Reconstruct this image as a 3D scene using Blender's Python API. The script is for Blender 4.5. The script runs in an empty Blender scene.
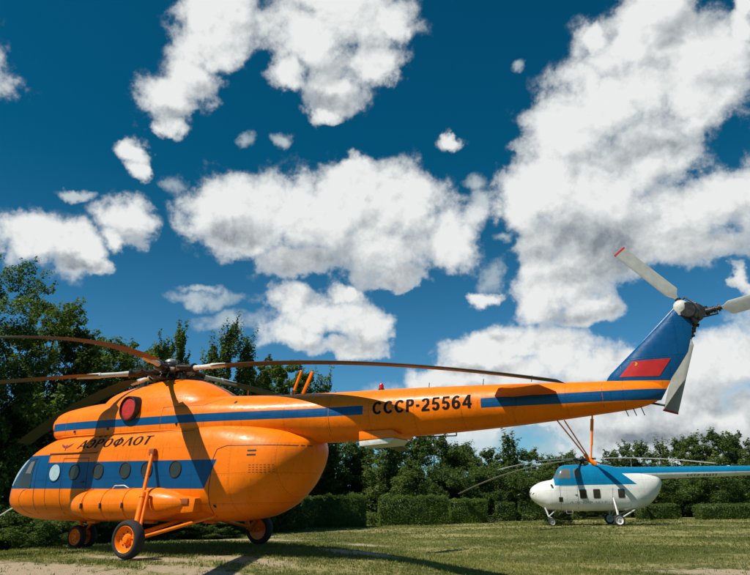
import bpy, bmesh, math, random
import numpy as np
from mathutils import Vector, Matrix
from mathutils.bvhtree import BVHTree
PI = math.pi
scn = bpy.context.scene
COL = scn.collection
random.seed(7)
rng = np.random.default_rng(11)

CLOUDS = [(-0.735, 0.666, 0.0753, 0.0624, 1.0), (-0.715, 0.707, 0.043, 0.034, 1.0), (-0.754, 0.606, 0.0573, 0.0397, 1.0), (-0.805, 0.565, 0.055, 0.0312, 1.0), (-0.79, 0.531, 0.0304, 0.0142, 1.0), (-0.708, 0.635, 0.0369, 0.0312, 1.0), (-0.751, 0.705, 0.0426, 0.0284, 1.0), (-0.548, 0.671, 0.1086, 0.0567, 1.0), (-0.48, 0.696, 0.0954, 0.0482, 1.0), (-0.602, 0.622, 0.0447, 0.0284, 1.0), (-0.517, 0.601, 0.0591, 0.034, 1.0), (-0.529, 0.567, 0.0325, 0.017, 1.0), (-0.443, 0.642, 0.0533, 0.0284, 1.0), (-0.508, 0.737, 0.0946, 0.0369, 1.0), (-0.407, 0.685, 0.0275, 0.017, 1.0), (-0.834, 0.484, 0.0292, 0.0184, 1.0), (-0.825, 0.457, 0.0208, 0.0213, 1.0), (-0.322, 0.521, 0.0262, 0.0142, 1.0), (-0.279, 0.29, 0.0283, 0.0128, 1.0), (-0.78, 0.455, 0.0227, 0.0184, 0.4), (-0.604, 0.538, 0.0229, 0.0128, 0.4), (-0.909, 0.411, 0.0258, 0.0071, 0.4), (-0.196, 0.618, 0.0146, 0.0113, 0.4), (-0.664, 0.53, 0.0156, 0.0142, 0.4), (-0.977, 0.349, 0.0486, 0.0312, 0.9), (-0.902, 0.341, 0.0354, 0.0284, 0.9), (-0.928, 0.351, 0.0322, 0.0199, 0.9), (-0.833, 0.389, 0.0433, 0.034, 0.9), (-0.874, 0.327, 0.0178, 0.0113, 0.9), (-0.847, 0.362, 0.0243, 0.017, 0.9), (-0.71, 0.423, 0.0682, 0.0482, 1.0), (-0.598, 0.419, 0.1026, 0.0624, 1.0), (-0.487, 0.467, 0.0546, 0.0482, 1.0), (-0.482, 0.504, 0.0244, 0.0199, 1.0), (-0.407, 0.435, 0.0874, 0.0624, 1.0), (-0.328, 0.379, 0.0555, 0.0426, 1.0), (-0.572, 0.349, 0.0774, 0.0312, 1.0), (-0.434, 0.368, 0.1013, 0.0511, 1.0), (-0.411, 0.325, 0.0547, 0.017, 1.0), (-0.668, 0.386, 0.0645, 0.034, 1.0), (-0.516, 0.421, 0.0834, 0.0567, 1.0), (-0.523, 0.265, 0.0757, 0.0369, 1.0), (-0.463, 0.247, 0.0503, 0.034, 1.0), (-0.578, 0.292, 0.0411, 0.0255, 1.0), (-0.561, 0.239, 0.0624, 0.0255, 1.0), (-0.491, 0.217, 0.0624, 0.0199, 1.0), (-0.491, 0.3, 0.0255, 0.017, 1.0), (-0.701, 0.287, 0.0711, 0.0128, 0.35), (-0.662, 0.259, 0.0618, 0.0142, 0.35), (-0.724, 0.301, 0.0309, 0.0071, 0.35), (0.005, 0.622, 0.0939, 0.0652, 1.0), (0.07, 0.575, 0.0786, 0.0766, 1.0), (-0.052, 0.541, 0.0937, 0.0624, 1.0), (-0.129, 0.517, 0.0708, 0.0596, 1.0), (-0.17, 0.447, 0.0753, 0.0709, 1.0), (-0.089, 0.421, 0.1264, 0.0879, 1.0), (-0.015, 0.471, 0.0696, 0.0511, 1.0), (-0.008, 0.552, 0.0996, 0.0567, 1.0), (0.072, 0.519, 0.0692, 0.0426, 1.0), (0.046, 0.378, 0.1029, 0.0511, 1.0), (0.11, 0.375, 0.0569, 0.0567, 1.0), (-0.014, 0.344, 0.1412, 0.0482, 1.0), (-0.179, 0.359, 0.0568, 0.0426, 1.0), (-0.205, 0.407, 0.0453, 0.0426, 1.0), (-0.1, 0.331, 0.1068, 0.0284, 1.0), (0.037, 0.324, 0.1153, 0.0312, 1.0), (0.026, 0.648, 0.0706, 0.0426, 1.0), (-0.069, 0.632, 0.0215, 0.0199, 1.0), (-0.173, 0.3, 0.0678, 0.0426, 1.0), (-0.126, 0.261, 0.0541, 0.0284, 1.0), (-0.188, 0.271, 0.0368, 0.0312, 1.0), (-0.19, 0.326, 0.0468, 0.0255, 1.0), (-0.281, 0.463, 0.0303, 0.017, 0.4), (-0.276, 0.421, 0.0231, 0.0369, 0.4), (-0.268, 0.322, 0.019, 0.0284, 0.4), (-0.248, 0.374, 0.0225, 0.0142, 0.4), (-0.291, 0.208, 0.0677, 0.0284, 1.0), (-0.23, 0.215, 0.061, 0.0284, 1.0), (-0.173, 0.201, 0.0599, 0.0397, 1.0), (-0.141, 0.173, 0.059, 0.0312, 1.0), (-0.339, 0.171, 0.0523, 0.0199, 1.0), (-0.249, 0.172, 0.1061, 0.0312, 1.0), (-0.085, 0.176, 0.0376, 0.0284, 1.0), (-0.068, 0.153, 0.0858, 0.0355, 1.0), (0.035, 0.161, 0.0711, 0.0511, 1.0), (-0.005, 0.141, 0.0694, 0.0426, 1.0), (0.079, 0.173, 0.0348, 0.0284, 1.0), (-0.181, 0.121, 0.1774, 0.0369, 1.0), (0.023, 0.086, 0.1219, 0.0539, 1.0), (-0.077, 0.085, 0.1277, 0.0312, 1.0), (-0.297, 0.115, 0.091, 0.0255, 1.0), (-0.124, 0.136, 0.0874, 0.0284, 1.0), (-0.369, 0.162, 0.0308, 0.0142, 1.0), (-0.183, 0.097, 0.177, 0.0482, 0.7), (0.0, 0.094, 0.1373, 0.0567, 0.7), (-0.073, 0.112, 0.1565, 0.0482, 0.7), (-0.299, 0.087, 0.1512, 0.0369, 0.7), (0.043, 0.066, 0.1202, 0.0496, 0.7), (-0.106, 0.059, 0.2862, 0.0426, 0.7), (-0.416, 0.141, 0.0924, 0.0199, 0.7), (0.144, 0.591, 0.024, 0.0312, 1.0), (0.159, 0.613, 0.0227, 0.0227, 1.0), (0.085, 0.272, 0.0138, 0.034, 1.0), (-0.273, 0.752, 0.1242, 0.0284, 1.0), (-1.102, 0.371, 0.0807, 0.0426, 1.0), (-1.114, 0.544, 0.1039, 0.0567, 1.0), (0.195, 0.227, 0.1141, 0.0709, 1.0), (0.297, 0.446, 0.132, 0.0851, 1.0), (-0.093, 0.798, 0.1681, 0.0567, 1.0), (-0.685, 0.856, 0.2056, 0.0709, 1.0), (0.261, 0.606, 0.0914, 0.0567, 1.0), (-1.152, 0.2, 0.1085, 0.0426, 1.0), (0.263, 0.097, 0.1383, 0.0567, 1.0)]
BASE_SHADE = [(-0.043, 0.335, 0.1796, 0.0426), (-0.156, 0.364, 0.0943, 0.0397), (0.056, 0.325, 0.1, 0.0426), (0.077, 0.609, 0.067, 0.0227), (0.088, 0.36, 0.0571, 0.0199), (-0.022, 0.472, 0.0635, 0.017), (-0.523, 0.341, 0.1534, 0.0284), (-0.677, 0.39, 0.0548, 0.0227), (-0.411, 0.325, 0.0804, 0.0199), (-0.499, 0.224, 0.0781, 0.0142), (-0.784, 0.543, 0.0341, 0.0128), (-0.525, 0.589, 0.0732, 0.0142), (-0.904, 0.324, 0.0585, 0.0113), (-0.819, 0.368, 0.0308, 0.0113), (-0.18, 0.129, 0.1628, 0.0199), (-0.124, 0.255, 0.0539, 0.0113), (0.028, 0.119, 0.0816, 0.0227), (-0.293, 0.178, 0.0612, 0.0128), (-0.016, 0.069, 0.1654, 0.0255), (-0.213, 0.077, 0.1335, 0.0199), (-0.723, 0.59, 0.0428, 0.0128), (-1.087, 0.348, 0.0806, 0.0227), (0.2, 0.201, 0.1126, 0.0426)]  # ellipses where grey shade is painted into the cloud undersides
TREES = [(-14.15, 4.89, -0.77, 14.08, 3.6, 'broad'), (-14.44, 8.09, -0.78, 14.56, 3.3, 'broad'), (-14.96, 11.17, -0.78, 13.52, 2.7, 'broad'), (-14.05, 12.72, -0.79, 11.97, 2.0, 'broad'), (-16.67, 17.01, -0.79, 12.43, 3.2, 'broad'), (-17.84, 20.88, -0.8, 13.33, 3.2, 'broad'), (-11.95, 17.07, -0.79, 12.07, 1.4, 'spire'), (-10.82, 17.62, -0.8, 12.89, 1.2, 'spire'), (-12.8, 22.22, -0.8, 12.72, 1.9, 'spire'), (-8.98, 19.62, -0.8, 13.6, 1.5, 'spire'), (-8.44, 20.99, -0.8, 12.63, 1.9, 'spire'), (-9.03, 24.04, -0.81, 11.8, 2.4, 'broad'), (-13.47, 34.11, -0.83, 13.66, 2.8, 'broad'), (-12.46, 36.82, -0.83, 13.14, 2.0, 'spire'), (-12.21, 41.39, -0.84, 8.52, 3.2, 'far'), (-8.58, 40.92, -0.84, 7.64, 2.8, 'far'), (-8.87, 47.45, -0.85, 8.57, 2.6, 'far'), (-5.66, 46.79, -0.85, 8.33, 2.8, 'far'), (-4.78, 51.65, -0.86, 7.5, 2.8, 'far'), (-2.03, 50.77, -0.86, 6.92, 2.7, 'far'), (-0.87, 55.77, -0.87, 8.62, 1.9, 'spire'), (0.61, 58.71, -0.88, 7.1, 2.8, 'far'), (2.44, 61.82, -0.88, 6.36, 2.8, 'far'), (5.04, 65.3, -0.88, 6.21, 2.9, 'far'), (8.1, 66.78, -0.88, 7.36, 2.4, 'far'), (10.65, 70.24, -0.88, 8.25, 2.4, 'far'), (13.18, 67.02, -0.88, 7.89, 1.6, 'spire'), (15.88, 72.77, -0.88, 8.96, 2.8, 'far'), (18.64, 71.89, -0.88, 9.18, 2.8, 'far'), (21.28, 77.61, -0.88, 9.52, 2.7, 'far'), (23.72, 76.57, -0.88, 8.26, 3.0, 'far'), (27.81, 78.55, -0.88, 8.87, 3.2, 'far'), (32.49, 83.04, -0.88, 9.56, 3.4, 'far'), (2.66, 68.59, -0.88, 7.38, 2.2, 'far'), (-21.71, 5.68, -0.77, 16.07, 4.0, 'broad'), (-30.13, 6.04, -0.77, 17.13, 4.2, 'broad'), (37.73, 87.8, -0.88, 9.31, 3.2, 'far'), (43.97, 93.04, -0.88, 9.88, 3.4, 'far'), (49.18, 93.35, -0.88, 8.88, 3.2, 'far'), (56.91, 99.31, -0.88, 9.67, 3.6, 'far'), (64.61, 103.04, -0.88, 9.05, 3.4, 'far'), (73.94, 109.78, -0.88, 9.58, 3.6, 'far')]
LOWS = [(-12.55, 7.89, -0.78, 6.97, 3.0), (-12.45, 11.27, -0.78, 7.14, 2.8), (-12.96, 15.47, -0.79, 7.99, 2.8), (-11.72, 18.3, -0.8, 8.45, 2.8), (-10.35, 21.18, -0.8, 8.53, 2.8), (-9.76, 24.8, -0.81, 8.6, 2.6), (-12.89, 36.62, -0.83, 9.25, 3.0), (-9.91, 38.06, -0.84, 4.47, 2.6), (-6.79, 38.46, -0.84, 4.63, 2.4), (-5.29, 42.52, -0.85, 4.64, 2.8), (-2.51, 43.86, -0.85, 4.43, 2.6), (-0.3, 47.16, -0.85, 4.65, 2.8), (2.06, 50.52, -0.86, 4.33, 2.8), (5.41, 49.92, -0.86, 4.21, 2.6), (8.09, 55.67, -0.87, 4.12, 3.0), (11.77, 55.23, -0.87, 4.18, 2.8), (14.67, 58.85, -0.88, 4.39, 2.9), (17.71, 58.1, -0.88, 4.27, 2.8), (20.79, 61.82, -0.88, 4.48, 3.0), (24.7, 63.71, -0.88, 4.42, 3.2), (30.67, 71.05, -0.88, 4.47, 3.2), (36.66, 73.95, -0.88, 4.37, 3.2), (43.84, 79.65, -0.88, 4.33, 3.4)]
HEDGES = [(-9.27, 29.48, -5.15, 31.48, -0.82, 2.16), (-5.32, 34.17, -0.59, 36.46, -0.83, 2.06), (-1.39, 38.85, 1.34, 40.17, -0.84, 1.8), (1.05, 43.37, 2.56, 44.1, -0.85, 1.54), (12.06, 47.59, 15.02, 49.02, -0.86, 1.19), (16.53, 47.53, 21.17, 49.78, -0.86, 1.15), (2.29, 46.19, 4.4, 47.21, -0.85, 1.67)]
BUSHES = [(7.55, 35.96, -0.83, 1.01, 0.75), (-9.6, 7.1, -0.77, 1.81, 1.3), (-7.44, 7.04, -0.77, 1.4, 1.1), (-11.21, 6.32, -0.77, 2.09, 1.6), (-7.6, 16.96, -0.79, 0.93, 1.2), (-9.61, 22.65, -0.81, 1.66, 1.5), (-11.26, 12.96, -0.79, 1.8, 1.4), (-10.37, 15.61, -0.79, 1.7, 1.4), (-8.94, 24.09, -0.81, 1.76, 1.4)]
SKYTINT = (.045, .52, .62)


# ------------------------------------------------------------------ terrain height
def ground_h(x, y):
    q = np.hypot(np.asarray(x, float) - 5.0, np.asarray(y, float)) / 7.9
    return -.76 + .76 * np.exp(-q ** 4) - .002 * np.clip(y, 0, 60)

# ------------------------------------------------------------------ node helper
class NT:
    def __init__(s, tree):
        s.t = tree; s.n = tree.nodes; s.l = tree.links
    def put(s, sock, v):
        if v is None: return
        if isinstance(v, bpy.types.NodeSocket): s.l.new(v, sock)
        else: sock.default_value = v
    def m(s, op, a, b=None, c=None, clamp=False):
        n = s.n.new('ShaderNodeMath'); n.operation = op; n.use_clamp = clamp
        for i, v in enumerate((a, b, c)): s.put(n.inputs[i], v)
        return n.outputs[0]
    def v(s, op, a, b=None, c=None):
        n = s.n.new('ShaderNodeVectorMath'); n.operation = op
        for i, q in enumerate((a, b, c)): s.put(n.inputs[i], q)
        return n.outputs['Value'] if op in ('LENGTH', 'DOT_PRODUCT') else n.outputs[0]
    def sep(s, a):
        n = s.n.new('ShaderNodeSeparateXYZ'); s.put(n.inputs[0], a); return n.outputs
    def comb(s, x, y, z):
        n = s.n.new('ShaderNodeCombineXYZ')
        for i, q in enumerate((x, y, z)): s.put(n.inputs[i], q)
        return n.outputs[0]
    def mix(s, f, a, b):
        n = s.n.new('ShaderNodeMix'); n.data_type = 'RGBA'
        s.put(n.inputs[0], f); s.put(n.inputs[6], a); s.put(n.inputs[7], b); return n.outputs[2]
    def mul(s, f, a, b):
        n = s.n.new('ShaderNodeMix'); n.data_type = 'RGBA'; n.blend_type = 'MULTIPLY'
        s.put(n.inputs[0], f); s.put(n.inputs[6], a); s.put(n.inputs[7], b); return n.outputs[2]
    def noise(s, vec, scale, detail=4, rough=.55, dist=0, col=False):
        n = s.n.new('ShaderNodeTexNoise'); s.put(n.inputs['Vector'], vec)
        n.inputs['Scale'].default_value = scale; n.inputs['Detail'].default_value = detail
        n.inputs['Roughness'].default_value = rough; n.inputs['Distortion'].default_value = dist
        return n.outputs['Color' if col else 'Fac']
    def rng(s, v, a, b, c=0., d=1., kind='SMOOTHSTEP'):
        n = s.n.new('ShaderNodeMapRange'); n.interpolation_type = kind
        s.put(n.inputs[0], v)
        for i, q in enumerate((a, b, c, d)): s.put(n.inputs[i + 1], q)
        return n.outputs[0]
    def bump(s, h, strength, dist=.01):
        n = s.n.new('ShaderNodeBump'); s.put(n.inputs['Height'], h)
        n.inputs['Strength'].default_value = strength; n.inputs['Distance'].default_value = dist
        return n.outputs[0]

def mat(name):
    m = bpy.data.materials.new(name); m.use_nodes = True
    k = NT(m.node_tree); b = m.node_tree.nodes['Principled BSDF']
    return m, k, b

def obj_coord(k):
    return k.n.new('ShaderNodeTexCoord').outputs['Object']

def simple(name, col, rough=.5, metal=0., var=.18, scale=6., coat=0., spec=.5, bump=0., dirt=None):
    m, k, b = mat(name)
    oc = obj_coord(k)
    n = k.noise(oc, scale, 6, .6)
    f = k.rng(n, .3, .7, 1 - var, 1 + var * .6, 'LINEAR')
    c = k.v('MULTIPLY', (*col, ), k.comb(f, f, f))
    if dirt:
        d = k.rng(k.noise(oc, scale * 2.7, 8, .7), .52, .68, 0, .7)
        c = k.mix(d, c, (*dirt, 1))
    k.put(b.inputs['Base Color'], c)
    k.put(b.inputs['Roughness'], k.rng(n, .2, .8, max(rough - .08, .02), min(rough + .1, 1), 'LINEAR'))
    b.inputs['Metallic'].default_value = metal
    b.inputs['Coat Weight'].default_value = coat
    b.inputs['Coat Roughness'].default_value = .18
    b.inputs['Specular IOR Level'].default_value = spec
    if bump: k.put(b.inputs['Normal'], k.bump(k.noise(oc, scale * 6, 5), bump, .01))
    return m

ORANGE = (.94, .195, .001)
BLUE = (.0015, .075, .21)

def paint_finish(k, b, oc, base, rough=.36, soot=False):
    """worn gloss paint over riveted sheet: fading, grime runs, seams, rivets, shallow dents"""
    x, y, z = k.sep(oc)
    n1 = k.noise(oc, 1.1, 5, .6); n2 = k.noise(oc, 9, 8, .65)
    f = k.rng(n1, .3, .7, .88, 1.08, 'LINEAR')
    c = k.v('MULTIPLY', base, k.comb(f, f, f))
    st = k.noise(k.v('MULTIPLY', oc, (6., 6., .6)), 3.2, 7, .65)
    c = k.mul(k.rng(st, .54, .80, 0, .8), c, (.42, .36, .40, 1))
    c = k.mul(k.rng(n2, .66, .74, 0, .7), c, (.45, .4, .5, 1))
    def line(v, step, wd):          # distance to the nearest of a family of lines -> 1 on the line
        a = k.m('ABSOLUTE', k.m('SUBTRACT', k.m('FRACT', k.m('MULTIPLY', v, 1 / step)), .5))
        return k.rng(a, .5 - wd / step * 1.4, .5 - wd / step * .6, 0, 1)
    seam = k.m('MAXIMUM', line(x, 1.02, .007), line(k.m('ADD', z, .17), .62, .006))
    rx = line(k.m('ADD', x, .03), 1.02, .010); rz = line(z, .07, .012)
    riv = k.m('MAXIMUM', k.m('MULTIPLY', rx, rz), k.m('MULTIPLY', line(k.m('ADD', z, .195), .62, .010), line(x, .07, .012)))
    c = k.mul(k.m('MULTIPLY', seam, .36), c, (.35, .3, .35, 1))
    c = k.mul(k.m('MULTIPLY', riv, .36), c, (.4, .36, .4, 1))
    if soot:                        # exhaust soot trailing aft of the pipes
        L = k.v('LENGTH', k.v('MULTIPLY_ADD', oc, (1 / 1.5, 0, 1 / .30), (-6.2 / 1.5, 0, -3.38 / .30)))
        s_ = k.m('MULTIPLY', k.rng(L, .1, 1.0, 1, 0), k.rng(k.noise(k.v('MULTIPLY', oc, (.6, 2, 4)), 3, 6), .3, .7, .1, .55))
        c = k.mix(s_, c, (.14, .05, .02, 1))
    k.put(b.inputs['Base Color'], c)
    k.put(b.inputs['Roughness'], k.rng(n2, .3, .7, rough - .08, rough + .12, 'LINEAR'))
    b.inputs['Coat Weight'].default_value = .07; b.inputs['Coat Roughness'].default_value = .14; b.inputs['Specular IOR Level'].default_value = .20
    h = k.m('ADD', k.m('MULTIPLY', k.noise(oc, 2.3, 3), 1.3), k.m('MULTIPLY', seam, -.10))
    h = k.m('ADD', k.m('ADD', h, k.m('MULTIPLY', n2, .04)), k.m('MULTIPLY', riv, .05))
    k.put(b.inputs['Normal'], k.bump(h, .30, .04))

def hull_paint(name, kind):
    """livery laid out in the airframe's own metres (x aft, z up)"""
    m, k, b = mat(name); oc = obj_coord(k); x, y, z = k.sep(oc)
    gt = lambda a, c: k.m('GREATER_THAN', a, c)
    lt = lambda a, c: k.m('LESS_THAN', a, c)
    mul = lambda *a: a[0] if len(a) == 1 else k.m('MULTIPLY', a[0], mul(*a[1:]))
    lin = lambda x0, z0, s: k.m('MULTIPLY_ADD', x, s, z0 - s * x0)
    if kind == 'cabin':
        front = lt(x, 2.42)
        top = k.m('ADD', lin(2.42, 2.12, -.022), k.m('MULTIPLY', front, .19))
        bot = lin(2.0, 1.49, -.019)
        rear = k.m('MULTIPLY_ADD', z, .5, 6.82)
        band = mul(lt(z, top), gt(z, bot), lt(x, rear))
        nose = mul(lt(x, k.m('MULTIPLY_ADD', z, .30, .46)), gt(z, 1.08), lt(z, 1.7))
        msk = k.m('MAXIMUM', band, nose)
        base = k.mix(msk, (*ORANGE, 1), (*BLUE, 1))
    else:
        top = lin(2.0, 3.13, -.0115); bot = lin(2.0, 2.935, -.0115)
        gap = mul(gt(x, 11.08), lt(x, 13.66))
        band = mul(lt(z, top), gt(z, bot), k.m('SUBTRACT', 1., gap))
        base = k.mix(band, (*ORANGE, 1), (*BLUE, 1))
    paint_finish(k, b, oc, base, soot=kind != 'cabin')
    return m

M = {}
M['cabin'] = hull_paint('orange_blue_cabin_paint', 'cabin')
M['boom'] = hull_paint('orange_blue_boom_paint', 'boom')
def plain_paint(name, col, rough=.34):
    m, k, b = mat(name); oc = obj_coord(k); paint_finish(k, b, oc, k.comb(*col), rough); return m
M['orange'] = plain_paint('orange_paint', ORANGE)
M['blue'] = plain_paint('blue_paint', BLUE)
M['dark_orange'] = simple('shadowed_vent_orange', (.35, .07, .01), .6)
M['black'] = simple('black_rubber_seal', (.012, .012, .012), .6)
M['ink'] = simple('black_lettering', (.010, .009, .010), .75, spec=.12)
M['red_ink'] = simple('dark_red_marking', (.23, .02, .012), .5)
M['tyre'] = simple('tyre_rubber', (.018, .018, .019), .85, var=.4, scale=20, bump=.4, dirt=(.06, .05, .035))
M['red_cover'] = simple('red_canvas_cover', (.52, .018, .012), .7, var=.35, scale=9, bump=.8)
M['dark_metal'] = simple('oily_dark_metal', (.06, .055, .05), .42, .7, var=.4, scale=14, dirt=(.02, .015, .01))
M['grey_metal'] = simple('grey_painted_metal', (.32, .33, .33), .45, .35, var=.3, scale=14, dirt=(.08, .06, .04))
M['white_metal'] = simple('white_enamel_metal', (.62, .62, .58), .4, 0, var=.15, scale=9, dirt=(.25, .22, .17))
M['chrome'] = simple('polished_steel', (.6, .6, .6), .22, 1.)
M['blade'] = simple('dark_grey_blade_paint', (.030, .029, .028), .48, 0, var=.25, scale=3, dirt=(.05, .035, .025))
M['tail_blade'] = simple('pale_grey_blade_paint', (.31, .325, .305), .42, 0, var=.16, scale=5, dirt=(.27, .26, .22))
M['flag_red'] = simple('red_flag_paint', (.50, .016, .014), .4, var=.12)
M['yellow'] = simple('yellow_emblem_paint', (.85, .5, .03), .4)
M['grey_band'] = simple('pale_grey_hatch_paint', (.46, .46, .44), .5)
def glass(name, col, rough=.05):
    m, k, b = mat(name)
    b.inputs['Base Color'].default_value = (*col, 1); b.inputs['Roughness'].default_value = rough
    b.inputs['Specular IOR Level'].default_value = .45
    oc = obj_coord(k)
    k.put(b.inputs['Normal'], k.bump(k.noise(oc, 3, 2), .08, .02))
    return m
M['glass'] = glass('dark_cabin_glass', (.028, .028, .020))
M['glass_grey'] = glass('grey_cockpit_glass', (.13, .14, .125), .16)  # lighter grey and slightly rougher than the cabin glass
M['glass_glare'] = simple('painted_reflection_glass', (.42, .56, .60), .25)  # pale colour paints a reflection into windshields and blister window
M['red_lamp'] = simple('red_beacon_glass', (.5, .01, .01), .15)
M['bark'] = simple('brown_bark', (.055, .042, .03), .9, var=.4, scale=5, bump=.8)

# ------------------------------------------------------------------ mesh builder
class MB:
    def __init__(s): s.v = []; s.f = []
    def build_each(s, name, *a, **kw):
        """every separate piece becomes an object of its own"""
        par = list(range(len(s.v)))
        def find(i):
            while par[i] != i: par[i] = par[par[i]]; i = par[i]
            return i
        for f in s.f:
            r = find(f[0])
            for i in f[1:]: par[find(i)] = r
        grp = {}
        for f in s.f: grp.setdefault(find(f[0]), []).append(f)
        out = []
        for fs in grp.values():
            ids = sorted({i for f in fs for i in f}); mp = {i: j for j, i in enumerate(ids)}
            m = MB(); m.v = [s.v[i] for i in ids]; m.f = [tuple(mp[i] for i in f) for f in fs]
            out.append(m.build(name, *a, **kw))
        return out
    def add(s, vs, fs):
        o = len(s.v); s.v += [tuple(float(c) for c in q) for q in vs]; s.f += [tuple(i + o for i in f) for f in fs]; return s
    def box(s, c, size, rot=None):
        hx, hy, hz = (q / 2 for q in size); c = Vector(c)
        vs = [Vector((sx * hx, sy * hy, sz * hz)) for sx in (-1, 1) for sy in (-1, 1) for sz in (-1, 1)]
        if rot is not None: vs = [rot @ q for q in vs]
        return s.add([q + c for q in vs], [(0, 1, 3, 2), (4, 6, 7, 5), (0, 4, 5, 1), (2, 3, 7, 6), (0, 2, 6, 4), (1, 5, 7, 3)])
    def tube(s, pts, rad, n=12, cap=True):
        pts = [Vector(p) for p in pts]
        if not hasattr(rad, '__len__'): rad = [rad] * len(pts)
        vs = []; prev = None
        for i, p in enumerate(pts):
            t = (pts[min(i + 1, len(pts) - 1)] - pts[max(i - 1, 0)])
            t = t.normalized() if t.length > 1e-9 else Vector((0, 0, 1))
            if prev is None:
                a = t.cross(Vector((0, 0, 1)))
                if a.length < .1: a = t.cross(Vector((0, 1, 0)))
            else: a = prev - t * prev.dot(t)
            a.normalize(); prev = a; b = t.cross(a)
            for j in range(n):
                q = 2 * PI * j / n; vs.append(p + (a * math.cos(q) + b * math.sin(q)) * rad[i])
        fs = [(i * n + j, i * n + (j + 1) % n, (i + 1) * n + (j + 1) % n, (i + 1) * n + j) for i in range(len(pts) - 1) for j in range(n)]
        if cap: fs += [tuple(range(n))[::-1], tuple((len(pts) - 1) * n + j for j in range(n))]
        return s.add(vs, fs)
    def lathe(s, c, axis, prof, n=32, cap=True):
        """prof: (distance along axis, radius)"""
        c = Vector(c); ax = Vector(axis).normalized()
        return s.tube2([c + ax * a for a, r in prof], [max(r, 1e-4) for a, r in prof], ax, n, cap)
    def tube2(s, pts, rad, t, n, cap=True):
        a = t.cross(Vector((0, 0, 1)))
        if a.length < .1: a = t.cross(Vector((0, 1, 0)))
        a.normalize(); b = t.cross(a); vs = []
        for p, r in zip(pts, rad):
            for j in range(n):
                q = 2 * PI * j / n; vs.append(p + (a * math.cos(q) + b * math.sin(q)) * r)
        fs = [(i * n + j, i * n + (j + 1) % n, (i + 1) * n + (j + 1) % n, (i + 1) * n + j) for i in range(len(pts) - 1) for j in range(n)]
        if cap: fs += [tuple(range(n))[::-1], tuple((len(pts) - 1) * n + j for j in range(n))]
        return s.add(vs, fs)
    def prism(s, poly, off, bev=0):
        """poly: 3D loop; off: thickness vector, centred"""
        off = Vector(off) / 2; n = len(poly); P = [Vector(p) for p in poly]
        vs = [p - off for p in P] + [p + off for p in P]
        return s.add(vs, [tuple(range(n))[::-1], tuple(range(n, 2 * n))] + [(i, (i + 1) % n, n + (i + 1) % n, n + i) for i in range(n)])
    def loft(s, rings):
        n = len(rings[0]); vs = [q for r in rings for q in r]
        fs = [(i * n + j, i * n + (j + 1) % n, (i + 1) * n + (j + 1) % n, (i + 1) * n + j) for i in range(len(rings) - 1) for j in range(n)]
        fs += [tuple(range(n))[::-1], tuple((len(rings) - 1) * n + j for j in range(n))]
        return s.add(vs, fs)
    def build(s, name, material, parent=None, smooth=35, bevel=0, label=None, loc=None, segs=2):
        me = bpy.data.meshes.new(name); me.from_pydata(s.v, [], s.f); me.validate()
        bm = bmesh.new(); bm.from_mesh(me); bmesh.ops.recalc_face_normals(bm, faces=bm.faces)
        if bevel: 
            ed = [e for e in bm.edges if len(e.link_faces) == 2 and e.calc_face_angle(0) > .6]
            bmesh.ops.bevel(bm, geom=ed, offset=bevel, segments=segs, affect='EDGES', profile=.6)
        bm.to_mesh(me); bm.free()
        for p in me.polygons: p.use_smooth = True
        me.set_sharp_from_angle(angle=math.radians(smooth))
        me.materials.append(material)
        return link(name, me, parent, label, loc)

BASE = [Vector((0, 0, 0))]
def link(name, me, parent=None, label=None, loc=None):
    o = bpy.data.objects.new(name, me); COL.objects.link(o)
    if parent is not None:
        o.parent = parent
        if parent.type == 'EMPTY': o.location = -BASE[0]
    if loc is not None: o.location = loc
    if label: o['label'] = label
    return o
def thing(name, label, cat, loc=(0, 0, 0), rz=0, group=None):
    o = bpy.data.objects.new(name, None); COL.objects.link(o); o.empty_display_size = .3
    o.location = loc; o.rotation_euler.z = rz; tag(o, label, cat, group); return o
def tag(o, label=None, cat=None, group=None, kind=None):
    if label: o['label'] = label
    if cat: o['category'] = cat
    if group: o['group'] = group
    if kind: o['kind'] = kind
    return o

def pchip(xs, ys, xq):
    xs = np.array(xs, float); ys = np.array(ys, float); h = np.diff(xs); dl = np.diff(ys) / h
    d = np.zeros(len(xs)); d[0] = dl[0]; d[-1] = dl[-1]
    for i in range(1, len(xs) - 1):
        if dl[i - 1] * dl[i] > 0:
            w1 = 2 * h[i] + h[i - 1]; w2 = h[i] + 2 * h[i - 1]; d[i] = (w1 + w2) / (w1 / dl[i - 1] + w2 / dl[i])
    k = np.clip(np.searchsorted(xs, xq) - 1, 0, len(h) - 1); t = (xq - xs[k]) / h[k]
    return ((1 + 2 * t) * (1 - t) ** 2 * ys[k] + t * (1 - t) ** 2 * h[k] * d[k] + t * t * (3 - 2 * t) * ys[k + 1] + t * t * (t - 1) * h[k] * d[k + 1])

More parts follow.
